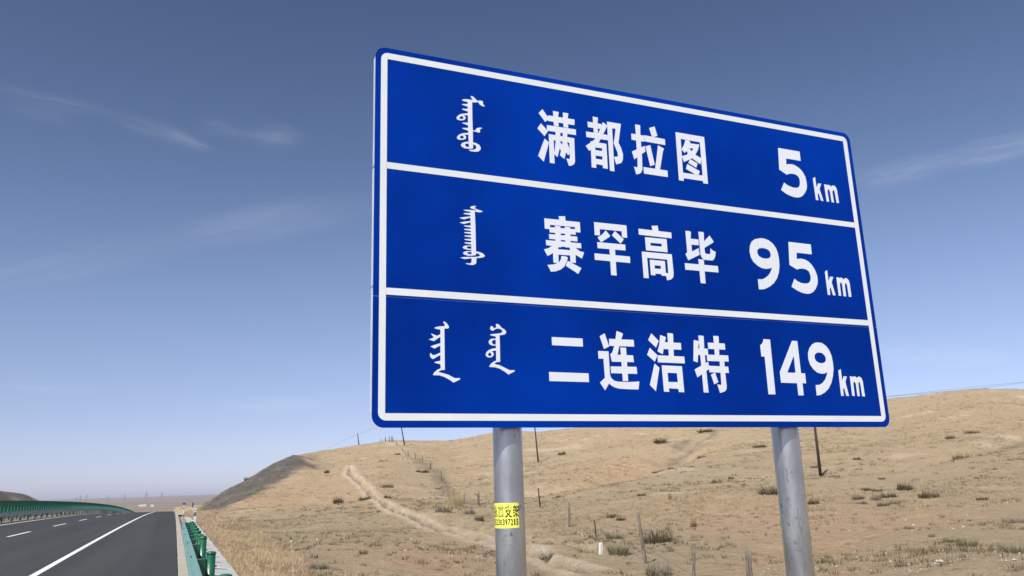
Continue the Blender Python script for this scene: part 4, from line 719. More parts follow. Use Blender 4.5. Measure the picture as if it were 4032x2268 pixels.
# yellow sticker wrapped on the left pole; angles measured from the side that faces the lane
VIEW = math.atan2(2.046, 5.095)
def wrap(theta, z, r):
    a = VIEW-theta                                  # clockwise azimuth of the pole seen from the shoulder
    dx, dy = -math.sin(a)*r, -math.cos(a)*r
    c, s = math.cos(-th0), math.sin(-th0); return (dx*c-dy*s, dx*s+dy*c, z)
ZS0, ZS1 = 1.434, 1.591; n = 28; v = []
for k in range(n+1):
    th = R(-92+129*k/n); v += [wrap(th, ZS0, PR+.0006), wrap(th, ZS1, PR+.0006)]
st = link('sticker', mesh('sticker', v, [(2*k, 2*k+2, 2*k+3, 2*k+1) for k in range(n)], True), M['yellow'], pole0); st['label'] = 'yellow sticker with black Chinese words and a telephone number'
def stick_text(txt, centres, z0, z1, wdt, name):
    V = []; F = []
    for ch, th in zip(txt, centres):
        cu = bpy.data.curves.new('t', 'FONT'); cu.body = ch; cu.size = 1; cu.offset = {'震': .002, '架': .014, '抗': .018}.get(ch, .028); cu.resolution_u = 3
        to = bpy.data.objects.new('t', cu); COL.objects.link(to); dg = bpy.context.evaluated_depsgraph_get(); dg.update()
        mm = bpy.data.meshes.new_from_object(to.evaluated_get(dg)); co = [tuple(q.co) for q in mm.vertices]
        if co:
            xs = [q[0] for q in co]; zs = [q[1] for q in co]; ax, bx, az_, bz = min(xs), max(xs), min(zs), max(zs)
            ww = wdt*(.55 if ch == '1' else 1); b = len(V)
            for q in co: V.append(wrap(th+((q[0]-ax)/(bx-ax)-.5)*ww/PR, z0+(q[1]-az_)/(bz-az_)*(z1-z0), PR+.0014))
            F += [tuple(i+b for i in p.vertices) for p in mm.polygons]
        bpy.data.objects.remove(to); bpy.data.meshes.remove(mm)
    o = link(name, mesh(name, V, F), M['ink'], pole0); return o
stick_text('抗震支架', [R(a) for a in (-66, -35.5, -5, 25)], 1.500, 1.577, .0455, 'sticker_lettering')
stick_text('15230397215', [R(-77+10.55*k) for k in range(11)], 1.452, 1.4915, .0142, 'sticker_number')
# ================================================================== NEAR GUARDRAIL (green, right edge of the road)
def wbeam(name, L, flip=1, th=.005):
    prof = [(0, .156), (.018, .150), (.036, .118), (.074, .108), (.083, .090), (.083, .076), (.060, .050), (.020, .026), (.012, 0), (.020, -.026), (.060, -.050), (.083, -.076), (.083, -.090), (.074, -.108), (.036, -.118), (.018, -.150), (0, -.156)]
    ring = [(-d*flip, z) for d, z in prof]+[(-(d-th)*flip, z*.985) for d, z in prof[::-1]]
    n = len(ring); v = [(x, 0, z) for x, z in ring]+[(x, L, z) for x, z in ring]
    f = [(i, (i+1) % n, n+(i+1) % n, n+i) for i in range(n)]; k = len(prof)
    for o in (0, n):
        for i in range(k-1): f.append((o+i, o+i+1, o+n-2-i, o+n-1-i))
    return mesh(name, v, f)
rail = thing('guardrail', 'green and teal crash barrier with capped round posts along the right road edge', 'guardrail', (0, 0, 0))
POST_Y = [2.2, 6.2, 10.1, 14.1, 18.2, 20.25, 22.2, 24.1, 26.1, 28.1, 30.1]
RX = .575
pm = MB().lathe([(.070, -.6), (.070, .775)], 28); cap = MB().lathe([(.0765, .765), (.078, .782), (.072, .795), (.045, .806), (.001, .810)], 28)
cap2 = MB().lathe([(.0765, .80), (.080, .817), (.074, .832), (.045, .862), (.001, .872)], 28); pm2 = MB().lathe([(.070, -.6), (.070, .81)], 28)
pmm, capm, cap2m, pm2m = pm.me('post', True), cap.me('post_cap', True), cap2.me('post_cap', True), pm2.me('post', True)
blk = MB(); blk.add([(-.225, -.09, .42), (-.225, .09, .42), (-.225, .09, .70), (-.225, -.09, .70), (-.175, -.098, .42), (-.175, .098, .42), (-.175, .098, .70), (-.175, -.098, .70), (-.075, -.06, .42), (-.075, .06, .42), (-.075, .06, .70), (-.075, -.06, .70)],
  [(0, 3, 2, 1), (0, 4, 7, 3), (4, 8, 11, 7), (1, 2, 6, 5), (5, 6, 10, 9), (3, 7, 6, 2), (7, 11, 10, 6), (0, 1, 5, 4), (4, 5, 9, 8), (8, 9, 10, 11)])
blkm = blk.me('spacer_block')
boltm = MB().tube((.072, 0, .58), (.092, 0, .58), .014, .014, 6).me('bolt')
for i, y in enumerate(POST_Y):
    xm = float(road_x(np.array(y))); z = float(road_z(RX, y)); tall = i == 4
    p = link('post', pm2m if tall else pmm, M['green'], rail, (RX+xm, y, z)); 
    c = link('cap', cap2m if tall else capm, M['green'], p)
    link('spacer_block', blkm, M['green'], rail, (RX+xm, y, z)); link('bolt', boltm, M['dark_post'], p)
for me_ in (pmm, pm2m, capm, cap2m):
    pass
segs = [(-1.8, 4.2), (2.2, 4.35), (6.2, 4.25), (10.1, 4.35), (14.1, 4.45), (18.2, 4.2), (22.2, 4.2), (26.1, 4.5)]
for k, (y0, L) in enumerate(segs):
    o = link('beam', wbeam('beam', L), M['rail_teal'], rail); s = (float(road_z(.3, y0+L))-float(road_z(.3, y0)))/L
    o.location = (RX-.228-(.004 if k % 2 else 0)+float(road_x(np.array(y0))), y0, float(road_z(.3, y0))+.60+(.003 if k % 2 else 0)); o.rotation_euler[0] = math.atan(s)
    # slotted splice bolts at the lap
    for dy in (.12, .22, .32):
        for zz in (.110, -.110): link('splice_bolt', MB().box(-.066, -.052, dy-.008, dy+.008, zz-.004, zz+.022).me('splice_bolt'), M['slot'], o)
# curled end piece
v = []; n = 14; x0 = RX-.228; ye = 30.6; zz = float(road_z(.3, ye))+.60
for k in range(n+1):
    a = math.pi*k/n; r = .13; cx, cy = x0+r-.04, ye
    for q in (-.155, .155): v.append((cx-r*math.cos(a)+float(road_x(np.array(ye))), cy+r*math.sin(a), zz+q))
for k in range(n+1):
    a = math.pi*k/n; r = .124
    for q in (-.155, .155): v.append((x0+.09-r*math.cos(a)+float(road_x(np.array(ye))), ye+r*math.sin(a), zz+q))
m2_ = 2*(n+1); f = [(2*k, 2*k+1, 2*k+3, 2*k+2) for k in range(n)]+[(m2_+2*k, m2_+2*k+2, m2_+2*k+3, m2_+2*k+1) for k in range(n)]+[(2*k+1, m2_+2*k+1, m2_+2*k+3, 2*k+3) for k in range(n)]+[(2*k, 2*k+2, m2_+2*k+2, m2_+2*k) for k in range(n)]
link('end_terminal', mesh('end_terminal', v, f), M['green'], rail)

# ================================================================== MEDIAN BARRIERS AND ANTI-GLARE SCREEN
pgm = MB().lathe([(.062, -.3), (.062, .70)], 12).me('post', True); bm_med = {}
def median_rail(name, label, X, face, ys, mat_post):
    root = thing(name, label, 'guardrail', (0, 0, 0))
    for y in ys:
        link('post', pgm, mat_post, root, (X+float(road_x(np.array(y))), y, float(road_z(X, y))))
    for k in range(len(ys)-1):
        y0, L = ys[k], ys[k+1]-ys[k]+.25
        key = (round(L, 2), face)
        if key not in bm_med:
            bm_med[key] = wbeam('beam', L, face); bm_med[key].materials.append(M['galv_rail'])
        o = link('beam', bm_med[key], None, root); s = (float(road_z(X, ys[k+1]))-float(road_z(X, y0)))/(ys[k+1]-y0); sx = (float(road_x(np.array(ys[k+1])))-float(road_x(np.array(y0))))/(ys[k+1]-y0)
        o.location = (X-face*.11+float(road_x(np.array(y0)))+(.004 if k % 2 else 0), y0, float(road_z(X, y0))+.58); o.rotation_euler = (math.atan(s), 0, -math.atan(sx))
    return root
ys = [44+4*k for k in range(72)]
mr = median_rail('median_guardrail', 'grey steel rail on green posts nearer the viewer, under the green screen', -11.85, -1, ys, M['green'])
# pale green lip along the top of the near rail
ribv = []; 
for y in ys:
    xx = -11.85+.11+float(road_x(np.array(y))); z = float(road_z(-11.85, y))+.58
    ribv += [(xx+.0, y, z+.150), (xx+.03, y, z+.156), (xx+.03, y, z+.190), (xx, y, z+.190)]
f = []
for k in range(len(ys)-1):
    for i in range(4): f.append((4*k+i, 4*k+(i+1) % 4, 4*(k+1)+(i+1) % 4, 4*(k+1)+i))
link('top_lip', mesh('top_lip', ribv, f), M['rail_edge_green'], mr)
median_rail('median_guardrail', 'grey steel rail on green posts on the median side farther from the viewer', -13.3, 1, ys[:60], M['green'])
scr = thing('antiglare_screen', 'long dark green anti-glare screen of upright blades standing in the median', 'screen', (0, 0, 0))
def blade_geo():
    mb = MB(); W = .40; n = 5; v = []
    for (z, w0) in ((.0, W*.92), (.42, W), (.80, W), (.86, W*.86)):
        for k in range(n+1):
            t = k/n; x = (t-.5)*w0; v.append((x, -.012*math.sin(math.pi*t), z))
    f = [(r*(n+1)+k, r*(n+1)+k+1, (r+1)*(n+1)+k+1, (r+1)*(n+1)+k) for r in range(3) for k in range(n)]
    N_ = len(v); back = [(a, b+.006, c) for a, b, c in v]; rim = list(range(n+1))+[(r+1)*(n+1)+n for r in range(3)]+[3*(n+1)+k for k in range(n-1, -1, -1)]+[r*(n+1) for r in (2, 1)]
    f = f+[tuple(i+N_ for i in q[::-1]) for q in f]+[(rim[i], rim[i]+N_, rim[(i+1) % len(rim)]+N_, rim[(i+1) % len(rim)]) for i in range(len(rim))]
    return mesh('blade', v+back, f)
bg_ = blade_geo()
fin = MB().add([(.11, -.035, 0), (.205, -.13, 0), (.198, -.012, .56), (.13, .004, 0)], [(0, 1, 2), (0, 2, 3), (1, 3, 2), (0, 3, 1)]).me('stiffening_fold')
Yb = 46.0; kb = 0
while Yb < 345 and kb < 290:
    X = -12.35; r_ = link('blade', bg_, M['green_blade'], scr, (X+float(road_x(np.array(Yb))), Yb, float(road_z(X, Yb))+.76), R(random.uniform(-3, 3)))
    link('fold', fin, M['green_fin_lit'], r_); Yb += 1.5 if Yb < 120 else 1.0; kb += 1
ys2 = list(np.arange(44, 345, 4.0)); mb = MB().poly([(-12.35+float(road_x(np.array(a))), a, float(road_z(-12.35, a))+.75) for a in ys2], .035, 8)
link('carrier_tube', mb.me('carrier_tube'), M['green'], scr)
stm = MB().box(-.035, .035, -.035, .035, -.3, .74).me('stanchion')
for y in ys2[::1]: link('stanchion', stm, M['green'], scr, (-12.35+float(road_x(np.array(y))), y, float(road_z(-12.35, y))))

# ================================================================== DELINEATORS AND SMALL SIGNS
def delineator(X, Y, label, s=1.0):
    z = float(road_z(1.4, Y))-.1; t = thing('delineator_post', label, 'marker post', (X+float(road_x(np.array(Y))), Y, z), 'black and white delineator posts along the verge', R(8))
    w, d = .062*s, .045
    def seg(name, za, zb, sl0, sl1, mat, e=0):
        # body slice with slanted ends (rises to the right)
        v = []
        for (zz, sl) in ((za, sl0), (zb, sl1)): v += [(-w-e, -d-e, zz-sl), (w+e, -d-e, zz+sl), (w+e, d+e, zz+sl), (-w-e, d+e, zz-sl)]
        return link(name, mesh(name, v, [(0, 3, 2, 1), (4, 5, 6, 7), (0, 1, 5, 4), (1, 2, 6, 5), (2, 3, 7, 6), (3, 0, 4, 7)]), mat, t)
    seg('body', -.3, .44, 0, .035, M['white']); b = seg('black_band', .44, .70, .035, .035, M['black'], .001); seg('head', .70, .95, .035, .045, M['white'])
    link('reflector', MB().box(-.022, .022, -d-.006, -d-.0012, .50, .64).me('reflector'), M['reflector'], b)
    return t
dl = [delineator(1.36, 61.6, 'nearest and tallest black and white delineator post on the verge'), delineator(1.36, 129, 'second delineator post from the camera, small blue board beside its top'),
      delineator(1.35, 190, 'third delineator post, the right one of the distant pair'), delineator(1.2, 236, 'farthest delineator post, the left one of the distant pair')]
link('number_plate', MB().box(-.04, .04, -.0495, -.0462, .80, .87).me('number_plate'), M['small_blue'], dl[0])
def small_sign(X, Y, w, h, zc, label):
    z = float(road_z(1.4, Y))-.1; t = thing('small_sign', label, 'road sign', (X+float(road_x(np.array(Y))), Y, z))
    link('board', MB().box(-w/2, w/2, -.012, 0, zc-h/2, zc+h/2).me('board'), M['small_blue'], t); link('post', MB().tube((0, .02, -.3), (0, .02, zc+h*.4), .025, .025, 8).me('post', True), M['galv_rail'], t)
small_sign(1.62, 146, .46, .27, 1.28, 'small blue board on a post beside the second delineator')
small_sign(1.62, 84, .12, .42, 1.06, 'narrow dark blue board rising just behind the nearest delineator')

# ================================================================== WIRE FENCE WITH WOODEN POSTS
def gz1(x, y): return float(ground_z(np.array([float(x)]), np.array([float(y)]))[0])
fence = thing('wire_fence', 'old wire fence on thin weathered posts climbing the hillside', 'fence', (0, 0, 0))
ends = []
for (x, y, h, wd, lean, k) in FENCE_POSTS:
    g = gz1(x, y); D = math.hypot(x, y); r = min(max(wd*.5, .035), .05+D*.0004); 
    if k == 'd': r *= .8
    tx = lean*h*y/D*1.; ty = -lean*h*x/D*1.; n = 7; rings = []
    for i in range(5):
        t = i/4; rr = r*(1.08-.25*t)*(1+random.uniform(-.08, .08)); cx = tx*t+random.uniform(-.2, .2)*r; cy = ty*t+random.uniform(-.2, .2)*r
        rings.append([(cx+rr*math.cos(2*math.pi*j/n), cy+rr*math.sin(2*math.pi*j/n), -.3+(h+.3)*t) for j in range(n)])
    v = [p for q in rings for p in q]; f = [(i*n+j, i*n+(j+1) % n, (i+1)*n+(j+1) % n, (i+1)*n+j) for i in range(4) for j in range(n)]+[tuple(range(4*n, 5*n))]
    o = link('post', mesh('post', v, f, True), M['wood'] if k == 'w' else M['dark_post'], fence, (x, y, g)); ends.append((x, y, g, h, tx, ty))
    if k == 'd': o['label'] = 'dark thin metal post'
keep = [e for i, e in enumerate(ends) if i not in (1, 4, 8, 13, 16, 20)]
for a, b in zip(keep[:-1], keep[1:]):
    for fr_ in (.35, .62, .9):
        pa = Vector((a[0]+a[4]*fr_, a[1]+a[5]*fr_, a[2]+a[3]*fr_)); pb = Vector((b[0]+b[4]*fr_, b[1]+b[5]*fr_, b[2]+b[3]*fr_)); L = (pb-pa).length; pts = []
        for s in range(5):
            q = pa.lerp(pb, s/4); q.z -= .02*L*(s/4)*(1-s/4); q.z = max(q.z, gz1(q.x, q.y)+.2*fr_); pts.append(q)
        if L < .3: continue
        mb = MB().poly(pts, .004, 4)
        link('wire', mb.me('wire'), M['wire'], fence)

# ================================================================== UTILITY POLES AND WIRES
PL = ['utility pole on the left skyline, lowest part hidden by the crest', 'leaning utility pole under the left half of the sign near the skyline', 'thin dark utility pole just right of the left sign pole', 'nearest dark utility pole, right of the right sign pole']
tops = []
POLE_DATA = [(46.3, 225.3, 0, -.149)]+list(POLES[1:])
for i, (x, y, h, lean) in enumerate(POLE_DATA):
    g = gz1(x, y); h = h or (17.05-g); D = math.hypot(x, y); tx, ty = lean*h*y/D, -lean*h*x/D
    t = thing('utility_pole', PL[i], 'utility pole', (x, y, g), 'utility poles crossing the hill')
    link('shaft', MB().tube((0, 0, -.5), (tx, ty, h), .15 if i else .17, .10, 12).me('shaft', True), M['pole_wood'], t)
    ax = Vector((POLE_DATA[min(i+1, 3)][0]-x if i < 3 else 20, POLE_DATA[min(i+1, 3)][1]-y if i < 3 else -14, 0)).normalized(); cr = Vector((-ax.y, ax.x, 0))
    c0 = Vector((tx, ty, h))*.965
    if i: link('crossarm', MB().tube(c0-cr*.45, c0+cr*.45, .04, .04, 6).me('crossarm'), M['pole_wood'], t)
    for s in (-1, 1): link('insulator', MB().lathe([(.03, 0), (.045, .03), (.03, .06), (.045, .09), (.02, .12)], 8).me('insulator'), M['white'], t, tuple(c0+cr*.4*s*(1 if i else .3)))
    tops.append((Vector((x, y, g))+c0+Vector((0, 0, .1)), cr*(.4 if i else .12)))
e0 = Vector((92.0, 63.0, 0)); e0.z = 1.7+.0866*math.hypot(92, 63)+.35
ez = Vector((150., 20., 0)); tops_chain = [(Vector((30.0, 268.0, 9.5)), Vector((.3, .2, 0)))]+tops+[(e0, Vector((.3, .3, 0)))]
ex, ey = e0.x, e0.y; g = gz1(ex, ey); tp = thing('utility_pole', 'utility pole standing right outside the view', 'utility pole', (ex, ey, g), 'utility poles crossing the hill'); link('shaft', MB().tube((0, 0, -.5), (0, 0, e0.z-g), .15, .1, 12).me('shaft', True), M['pole_wood'], tp)
CL = ['thin wire falling left from the skyline pole', 'thin wire between the skyline pole and the leaning pole', 'overhead wire between the leaning pole and the thin dark pole', 'overhead wire between the thin dark pole and the nearest pole', 'overhead wire running right from behind the sign above the hill']
for k in range(len(tops_chain)-1):
    (a, ca), (b, cb) = tops_chain[k], tops_chain[k+1]; L = (b-a).length
    t = thing('power_cable', CL[k], 'cable', tuple(a))
    for s in (-1, 1):
        pts = []
        for i in range(25):
            u = i/24; q = (a+ca*s).lerp(b+cb*s, u)-a; q.z -= (.9 if k < 4 else .55)*(L/50.)*4*u*(1-u)*(.45+.1*s)+.05*math.sin(u*9+s)*(k == 4)
            pts.append(q)
        link('strand', MB().poly(pts, .011).me('strand'), M['wire'], t)

# ================================================================== MARKER, BOULDERS, STONES
mx, my, mh, mw = MARKER; mz = gz1(mx, my)
v = []; 
for zz, w_ in ((-.2, mw*.55), (mh-.05, mw*.5), (mh, mw*.36)): v += [(-w_, -w_*.8, zz), (w_, -w_*.8, zz), (w_, w_*.8, zz), (-w_, w_*.8, zz)]
mk = link('marker_post', mesh('marker_post', v, [(0, 1, 5, 4), (1, 2, 6, 5), (2, 3, 7, 6), (3, 0, 4, 7), (4, 5, 9, 8), (5, 6, 10, 9), (6, 7, 11, 10), (7, 4, 8, 11), (8, 9, 10, 11)]), M['marker'], None, (mx, my, mz), R(12)); mk.rotation_euler[1] = R(3)
mk.scale = (.85, .85, 1); tag(mk, 'short whitewashed concrete marker post standing in the grass near the fence', 'marker post')
def stone_mesh(seed, n=2):
    bm = bmesh.new(); bmesh.ops.create_icosphere(bm, subdivisions=n, radius=1); rs = random.Random(seed); off = [Vector((rs.uniform(-1, 1), rs.uniform(-1, 1), rs.uniform(-1, 1))).normalized() for _ in range(9)]
    for vv in bm.verts:
        p = vv.co.copy()
        for o_ in off:
            d = p.dot(o_)-rs.uniform(.62, .8)
            if d > 0: p -= o_*d*.95
        vv.co = p*(1+rs.uniform(-.05, .05))
    return from_bm('rock', bm)
for i, (x, y, w_, h_, lab) in enumerate(ROCKS):
    o = link('rock', stone_mesh(i+3, 3 if i == 0 else 2), M['stone'], None, (x, y, gz1(x, y)+h_*.15)); o.scale = (w_*.5, w_*.42, h_*.75); o.rotation_euler[2] = random.uniform(-.6, .6); tag(o, lab, 'rock')
# ================================================================== SHRUBS
def shrub_mesh(kd, seed):
    g = np.random.default_rng(seed); n = {'b': 420, 'g': 380, 's': 260, 'v': 340, 'r': 120}[kd]
    th = g.uniform(0, 2*np.pi, n); rr = np.sqrt(g.uniform(0, 1, n))*.42; cl = .5+.5*np.sin(th*3+seed)*.35+.5*g.uniform(0, 1, n)
    base = np.stack([rr*np.cos(th), rr*np.sin(th), np.zeros(n)-.05], 1)
    if kd in 'bg':
        el = g.uniform(.15, 1.45, n); az2 = th+g.normal(0, .7, n); L = g.uniform(.45, 1.0, n)*(.75+.25*np.cos(3*az2+seed)); top = base*.6+np.stack([np.cos(az2)*np.cos(el)*L*.62, np.sin(az2)*np.cos(el)*L*.62, np.sin(el)*L*1.0], 1)
        s = g.uniform(0, .55, n)[:, None]; base = base+(top-base)*s
    else:
        az2 = th+g.normal(0, .5, n); L = g.uniform(.5, 1.05, n); top = base+np.stack([np.cos(az2)*.32*L, np.sin(az2)*.32*L, L], 1)+g.normal(0, .05, (n, 3))
    pal = {'b': ((.065, .055, .035), (.155, .125, .08)), 'g': ((.12, .11, .085), (.235, .215, .165)), 's': ((.34, .27, .15), (.52, .42, .25)), 'v': ((.12, .125, .07), (.28, .26, .155)), 'r': ((.10, .045, .03), (.19, .10, .06))}[kd]
    t = g.uniform(0, 1, (n, 1)); tint = np.array(pal[0])*(1-t)+np.array(pal[1])*t
    wd = {'b': .030, 'g': .026, 's': .016, 'v': .02, 'r': .03}[kd]
    return blade_mesh('shrub', base, top, np.full(n, wd)*g.uniform(.7, 1.5, n), tint, M['blades'])
SM = {k: [shrub_mesh(k, 10*i+ord(k)) for i in range(4)] for k in 'bgsvr'}
for i, (x, y, w_, h_, kd, lab) in enumerate(SHRUBS):
    o = link('shrub', SM[kd][i % 4], None, None, (x, y, gz1(x, y)-.02)); o.scale = (w_*1.18, w_*1.18, max(h_*{'s': 2.2, 'v': 1.35}.get(kd, 1.7), w_*.36)); o.rotation_euler[2] = random.uniform(0, 6.28); tag(o, lab, 'shrub', 'shrubs scattered over the hillside')
# ================================================================== GRASSES (uncountable)
def scatter(n, keep):
    P = []; tot = 0
    while tot < n:
        q = keep(n); P.append(q); tot += len(q)
    return np.concatenate(P)[:n]
def tufts(P, per, hgt, spread, wid, pal, lean=.35):
    n = len(P); z = ground_z(P[:, 0], P[:, 1]); B = np.repeat(np.stack([P[:, 0], P[:, 1], z-.01], 1), per, 0); hs = np.repeat(hgt*rng.uniform(.55, 1.3, n), per)*rng.uniform(.5, 1.05, n*per)
    sp = np.repeat(spread*rng.uniform(.6, 1.4, n), per); th = rng.uniform(0, 2*np.pi, n*per); r = np.sqrt(rng.uniform(0, 1, n*per))*sp
    B[:, 0] += r*np.cos(th); B[:, 1] += r*np.sin(th); T = B.copy(); l = rng.normal(0, lean, (n*per, 2))*hs[:, None]; T[:, 0] += l[:, 0]+np.cos(th)*hs*.25; T[:, 1] += l[:, 1]+np.sin(th)*hs*.25; T[:, 2] += hs
    t = np.repeat(rng.uniform(0, 1, (n, 1)), per, 0)*.65+rng.uniform(0, 1, (n*per, 1))*.35; k = np.array(pal); idx = t*(len(k)-1); i0 = np.clip(idx.astype(int), 0, len(k)-2)[:, 0]; fr_ = idx-i0[:, None]
    tint = k[i0]*(1-fr_)+k[i0+1]*fr_
    return B, T, wid*rng.uniform(.6, 1.5, n*per), tint
def merge(L): return [np.concatenate([q[i] for q in L]) for i in range(4)]
def verge(n):
    t = rng.uniform(0, 1, n); Y = 9+np.exp(rng.uniform(math.log(4), math.log(150), n)); X = 1.35+rng.uniform(0, 1, n)**1.1*12; k = in_poly(X, Y, gold_poly) | ((Y < 22) & (X < 5)); k &= (rng.uniform(0, 1, n) < .06+1.7*np.clip(fbm(X/1.1, Y/1.8, 15, 3)+.18, 0, 1)); return np.stack([X+road_x(Y), Y], 1)[k]
PV = scatter(9500, verge); DV = PV[:, 1]
GOLD = [(.18, .13, .085), (.38, .285, .18), (.60, .49, .33), (.44, .32, .21), (.30, .20, .13)]
near = PV[DV < 45]; farv = PV[DV >= 45]
B = merge([tufts(near, 18, .12, .13, .011, GOLD), tufts(near[::4], 8, .28, .10, .008, [(.46, .36, .2), (.56, .45, .27)], .3), tufts(farv, 12, .17, .25, .022, GOLD)])
kind(link('roadside_grass', blade_mesh('roadside_grass', *B, M['blades'])), 'stuff')
def field(lo, hi, dens):
    def k(n):
        D = np.exp(rng.uniform(math.log(lo), math.log(hi), n)); A = rng.uniform(R(-2), R(60), n); X = D*np.sin(A); Y = D*np.cos(A); m_ = (X-road_x(Y) > 2.4) & (rng.uniform(0, 1, n) < dens*np.clip(.42+1.35*fbm(X/6., Y/6., 88, 3)+.9*fbm(X/1.5, Y/1.5, 89, 2), .02, 1)) & ~in_poly(X, Y, gold_poly)
        m_ &= ~in_poly(X, Y, BERM_L+BERM_U[::-1]); d, _ = seg_dist(X, Y, BERM_L); m_ &= d > .6; d, _ = seg_dist(X, Y, BERM_U); m_ &= d > .6; m_ &= ~in_poly(X, Y, ROCK_ZONE+ROCK_ZONE_TOP[::-1]); 
        inr = in_poly(X, Y, RED_B) | in_poly(X, Y, RED_A) | in_poly(X, Y, RED_D); m_ &= ~inr | (rng.uniform(0, 1, n) < .3)
        return np.stack([X, Y], 1)[m_]
    return k
FIELD = [(.22, .175, .11), (.30, .245, .15), (.38, .31, .19), (.25, .235, .135)]; DARKT = [(.08, .065, .042), (.15, .125, .08), (.20, .165, .11)]
Fn = scatter(12000, field(14, 45, .8)); Fm = scatter(22000, field(45, 110, .8)); Ff = scatter(22000, field(110, 240, .9)); Fd = scatter(4200, field(16, 240, .5))
B = merge([tufts(Fn, 8, .062, .09, .010, FIELD), tufts(Fm, 6, .13, .16, .026, FIELD), tufts(Ff, 5, .19, .32, .06, FIELD), tufts(Fd[np.hypot(Fd[:, 0], Fd[:, 1]) < 70], 14, .15, .15, .022, DARKT), tufts(Fd[np.hypot(Fd[:, 0], Fd[:, 1]) >= 70], 14, .20, .34, .055, DARKT)])
kind(link('field_grass', blade_mesh('field_grass', *B, M['blades'])), 'stuff')
# loose pebbles
bmv = np.array([(1, 0, 0), (0, 1, 0), (-1, 0, 0), (0, -1, 0), (0, 0, .7), (0, 0, -.7)]); bmf = np.array([(0, 1, 4), (1, 2, 4), (2, 3, 4), (3, 0, 4)])
def pebbles(n):
    D = np.exp(rng.uniform(math.log(15), math.log(200), n)); A = rng.uniform(R(-2), R(60), n); X = D*np.sin(A); Y = D*np.cos(A); k = (X-road_x(Y) > 3) & (rng.uniform(0, 1, n) < np.clip(.12+1.8*fbm(X/9., Y/9., 66, 3), .03, 1)); return np.stack([X, Y, D], 1)[k]
Q = scatter(4500, pebbles); s = rng.uniform(.008, .022, len(Q))*(1+Q[:, 2]/70.)*rng.choice([1, 1, 1, 1, 2.2], len(Q)); zq = ground_z(Q[:, 0], Q[:, 1]); an = rng.uniform(0, 6.28, len(Q))
V = bmv[None]*(s[:, None, None]*rng.uniform(.6, 1.3, (len(Q), 1, 3))); ca_, sa_ = np.cos(an)[:, None], np.sin(an)[:, None]; V = np.stack([V[..., 0]*ca_-V[..., 1]*sa_, V[..., 0]*sa_+V[..., 1]*ca_, V[..., 2]], -1)+np.stack([Q[:, 0], Q[:, 1], zq+s*.25], 1)[:, None]
F = (bmf[None]+6*np.arange(len(Q))[:, None, None]).reshape(-1, 3); me = bpy.data.meshes.new('pebbles'); me.vertices.add(len(Q)*6); me.vertices.foreach_set('co', V.astype(np.float32).ravel()); me.loops.add(F.size); me.loops.foreach_set('vertex_index', F.astype(np.int32).ravel()); me.polygons.add(len(F)); me.polygons.foreach_set('loop_start', np.arange(0, F.size, 3, dtype=np.int32)); me.update(calc_edges=True)
kind(link('pebbles', me, M['stone']), 'stuff')

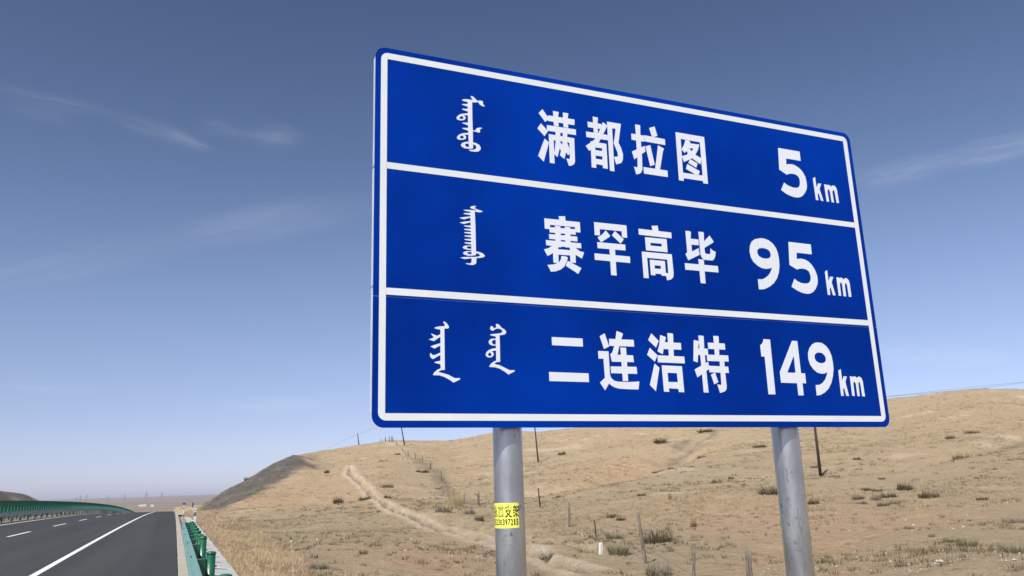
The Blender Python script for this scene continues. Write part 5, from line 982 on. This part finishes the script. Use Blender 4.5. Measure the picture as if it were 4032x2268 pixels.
# ================================================================== FAR AWAY: HOUSES, PYLONS
for (x, y, L, lab) in ((-135, 4054, 30, 'long low white building far out on the plain, the left one'), (-93, 3967, 13, 'small white building far out on the plain, the right one')):
    z = float(far_z(np.array([float(x)]), np.array([float(y)]))[0]); t = thing('house', lab, 'building', (x, y, z), 'white buildings far out on the plain')
    link('wall', MB().box(-L/2, L/2, -4, 4, -2, 5).me('wall'), M['house'], t); link('roof', MB().add([(-L/2-.6, -4.6, 5), (L/2+.6, -4.6, 5), (L/2+.6, 0, 7.6), (-L/2-.6, 0, 7.6), (L/2+.6, 4.6, 5), (-L/2-.6, 4.6, 5)], [(0, 1, 2, 3), (3, 2, 4, 5), (0, 3, 5), (1, 4, 2)]).me('roof'), M['roof'], t)
def pylon_mesh():
    mb = MB(); H_ = 1.; r = .007
    lv = [(0, .11), (.28, .075), (.55, .045), (.78, .022), (1, .012)]
    for sx in (-1, 1):
        for sy in (-1, 1):
            for (z0, w0), (z1, w1) in zip(lv[:-1], lv[1:]): mb.tube((sx*w0, sy*w0, z0), (sx*w1, sy*w1, z1), r, r*.9, 4, False)
    for (z0, w0), (z1, w1) in zip(lv[:-1], lv[1:]):
        for s in (-1, 1): mb.tube((-w0, s*w0, z0), (w1, s*w1, z1), r*.6, r*.6, 4, False); mb.tube((w0, s*w0, z0), (-w1, s*w1, z1), r*.6, r*.6, 4, False)
    return mb.me('tower_frame')
def arm_mesh(w_, z): return MB().tube((-w_, 0, z), (0, 0, z+.035), .005, .008, 4).tube((w_, 0, z), (0, 0, z+.035), .005, .008, 4).tube((-w_, 0, z), (w_, 0, z), .008, .008, 4).me('crossarm')
pyl = pylon_mesh(); arms = [arm_mesh(.17, .62), arm_mesh(.21, .76), arm_mesh(.15, .90)]
for i, (x, y, zt) in enumerate(((-689, 6966, 23), (-660, 6969, 30), (-620, 6973, 34), (-475, 6984, 18), (-361, 6991, 29), (-211, 6997, 40), (-101, 6999, 38))):
    z = float(far_z(np.array([float(x)]), np.array([float(y)]))[0]); h = zt-z
    t = thing('pylon', ['leftmost of the faint lattice pylons on the horizon', 'second faint lattice pylon from the left on the horizon', 'darkest of the lattice pylons on the horizon, third from the left', 'short faint pylon fourth from the left on the horizon', 'fifth pylon from the left on the horizon', 'tall faint pylon second from the right on the horizon', 'rightmost of the faint lattice pylons on the horizon'][i], 'pylon', (x, y, z), 'lattice pylons along the horizon', R(20)); t.scale = (h, h, h)
    link('tower_frame', pyl, M['lattice'], t)
    for a in arms: link('crossarm', a, M['lattice'], t)

# ================================================================== HAZE
hz = Mt('air'); hz.N.remove(hz.b); vol = hz.N.new('ShaderNodeVolumePrincipled'); vol.inputs['Color'].default_value = (*HAZE_C, 1); vol.inputs['Density'].default_value = HAZE_D; vol.inputs['Anisotropy'].default_value = 0
hz.l(vol.outputs[0], hz.N['Material Output'].inputs['Volume'])
zlo = float(GZ.min())-1.5
if HAZE_D > 0: kind(link('haze', MB().box(-26500, 26500, -26500, 26500, zlo, 46).me('haze'), hz.m), 'stuff')
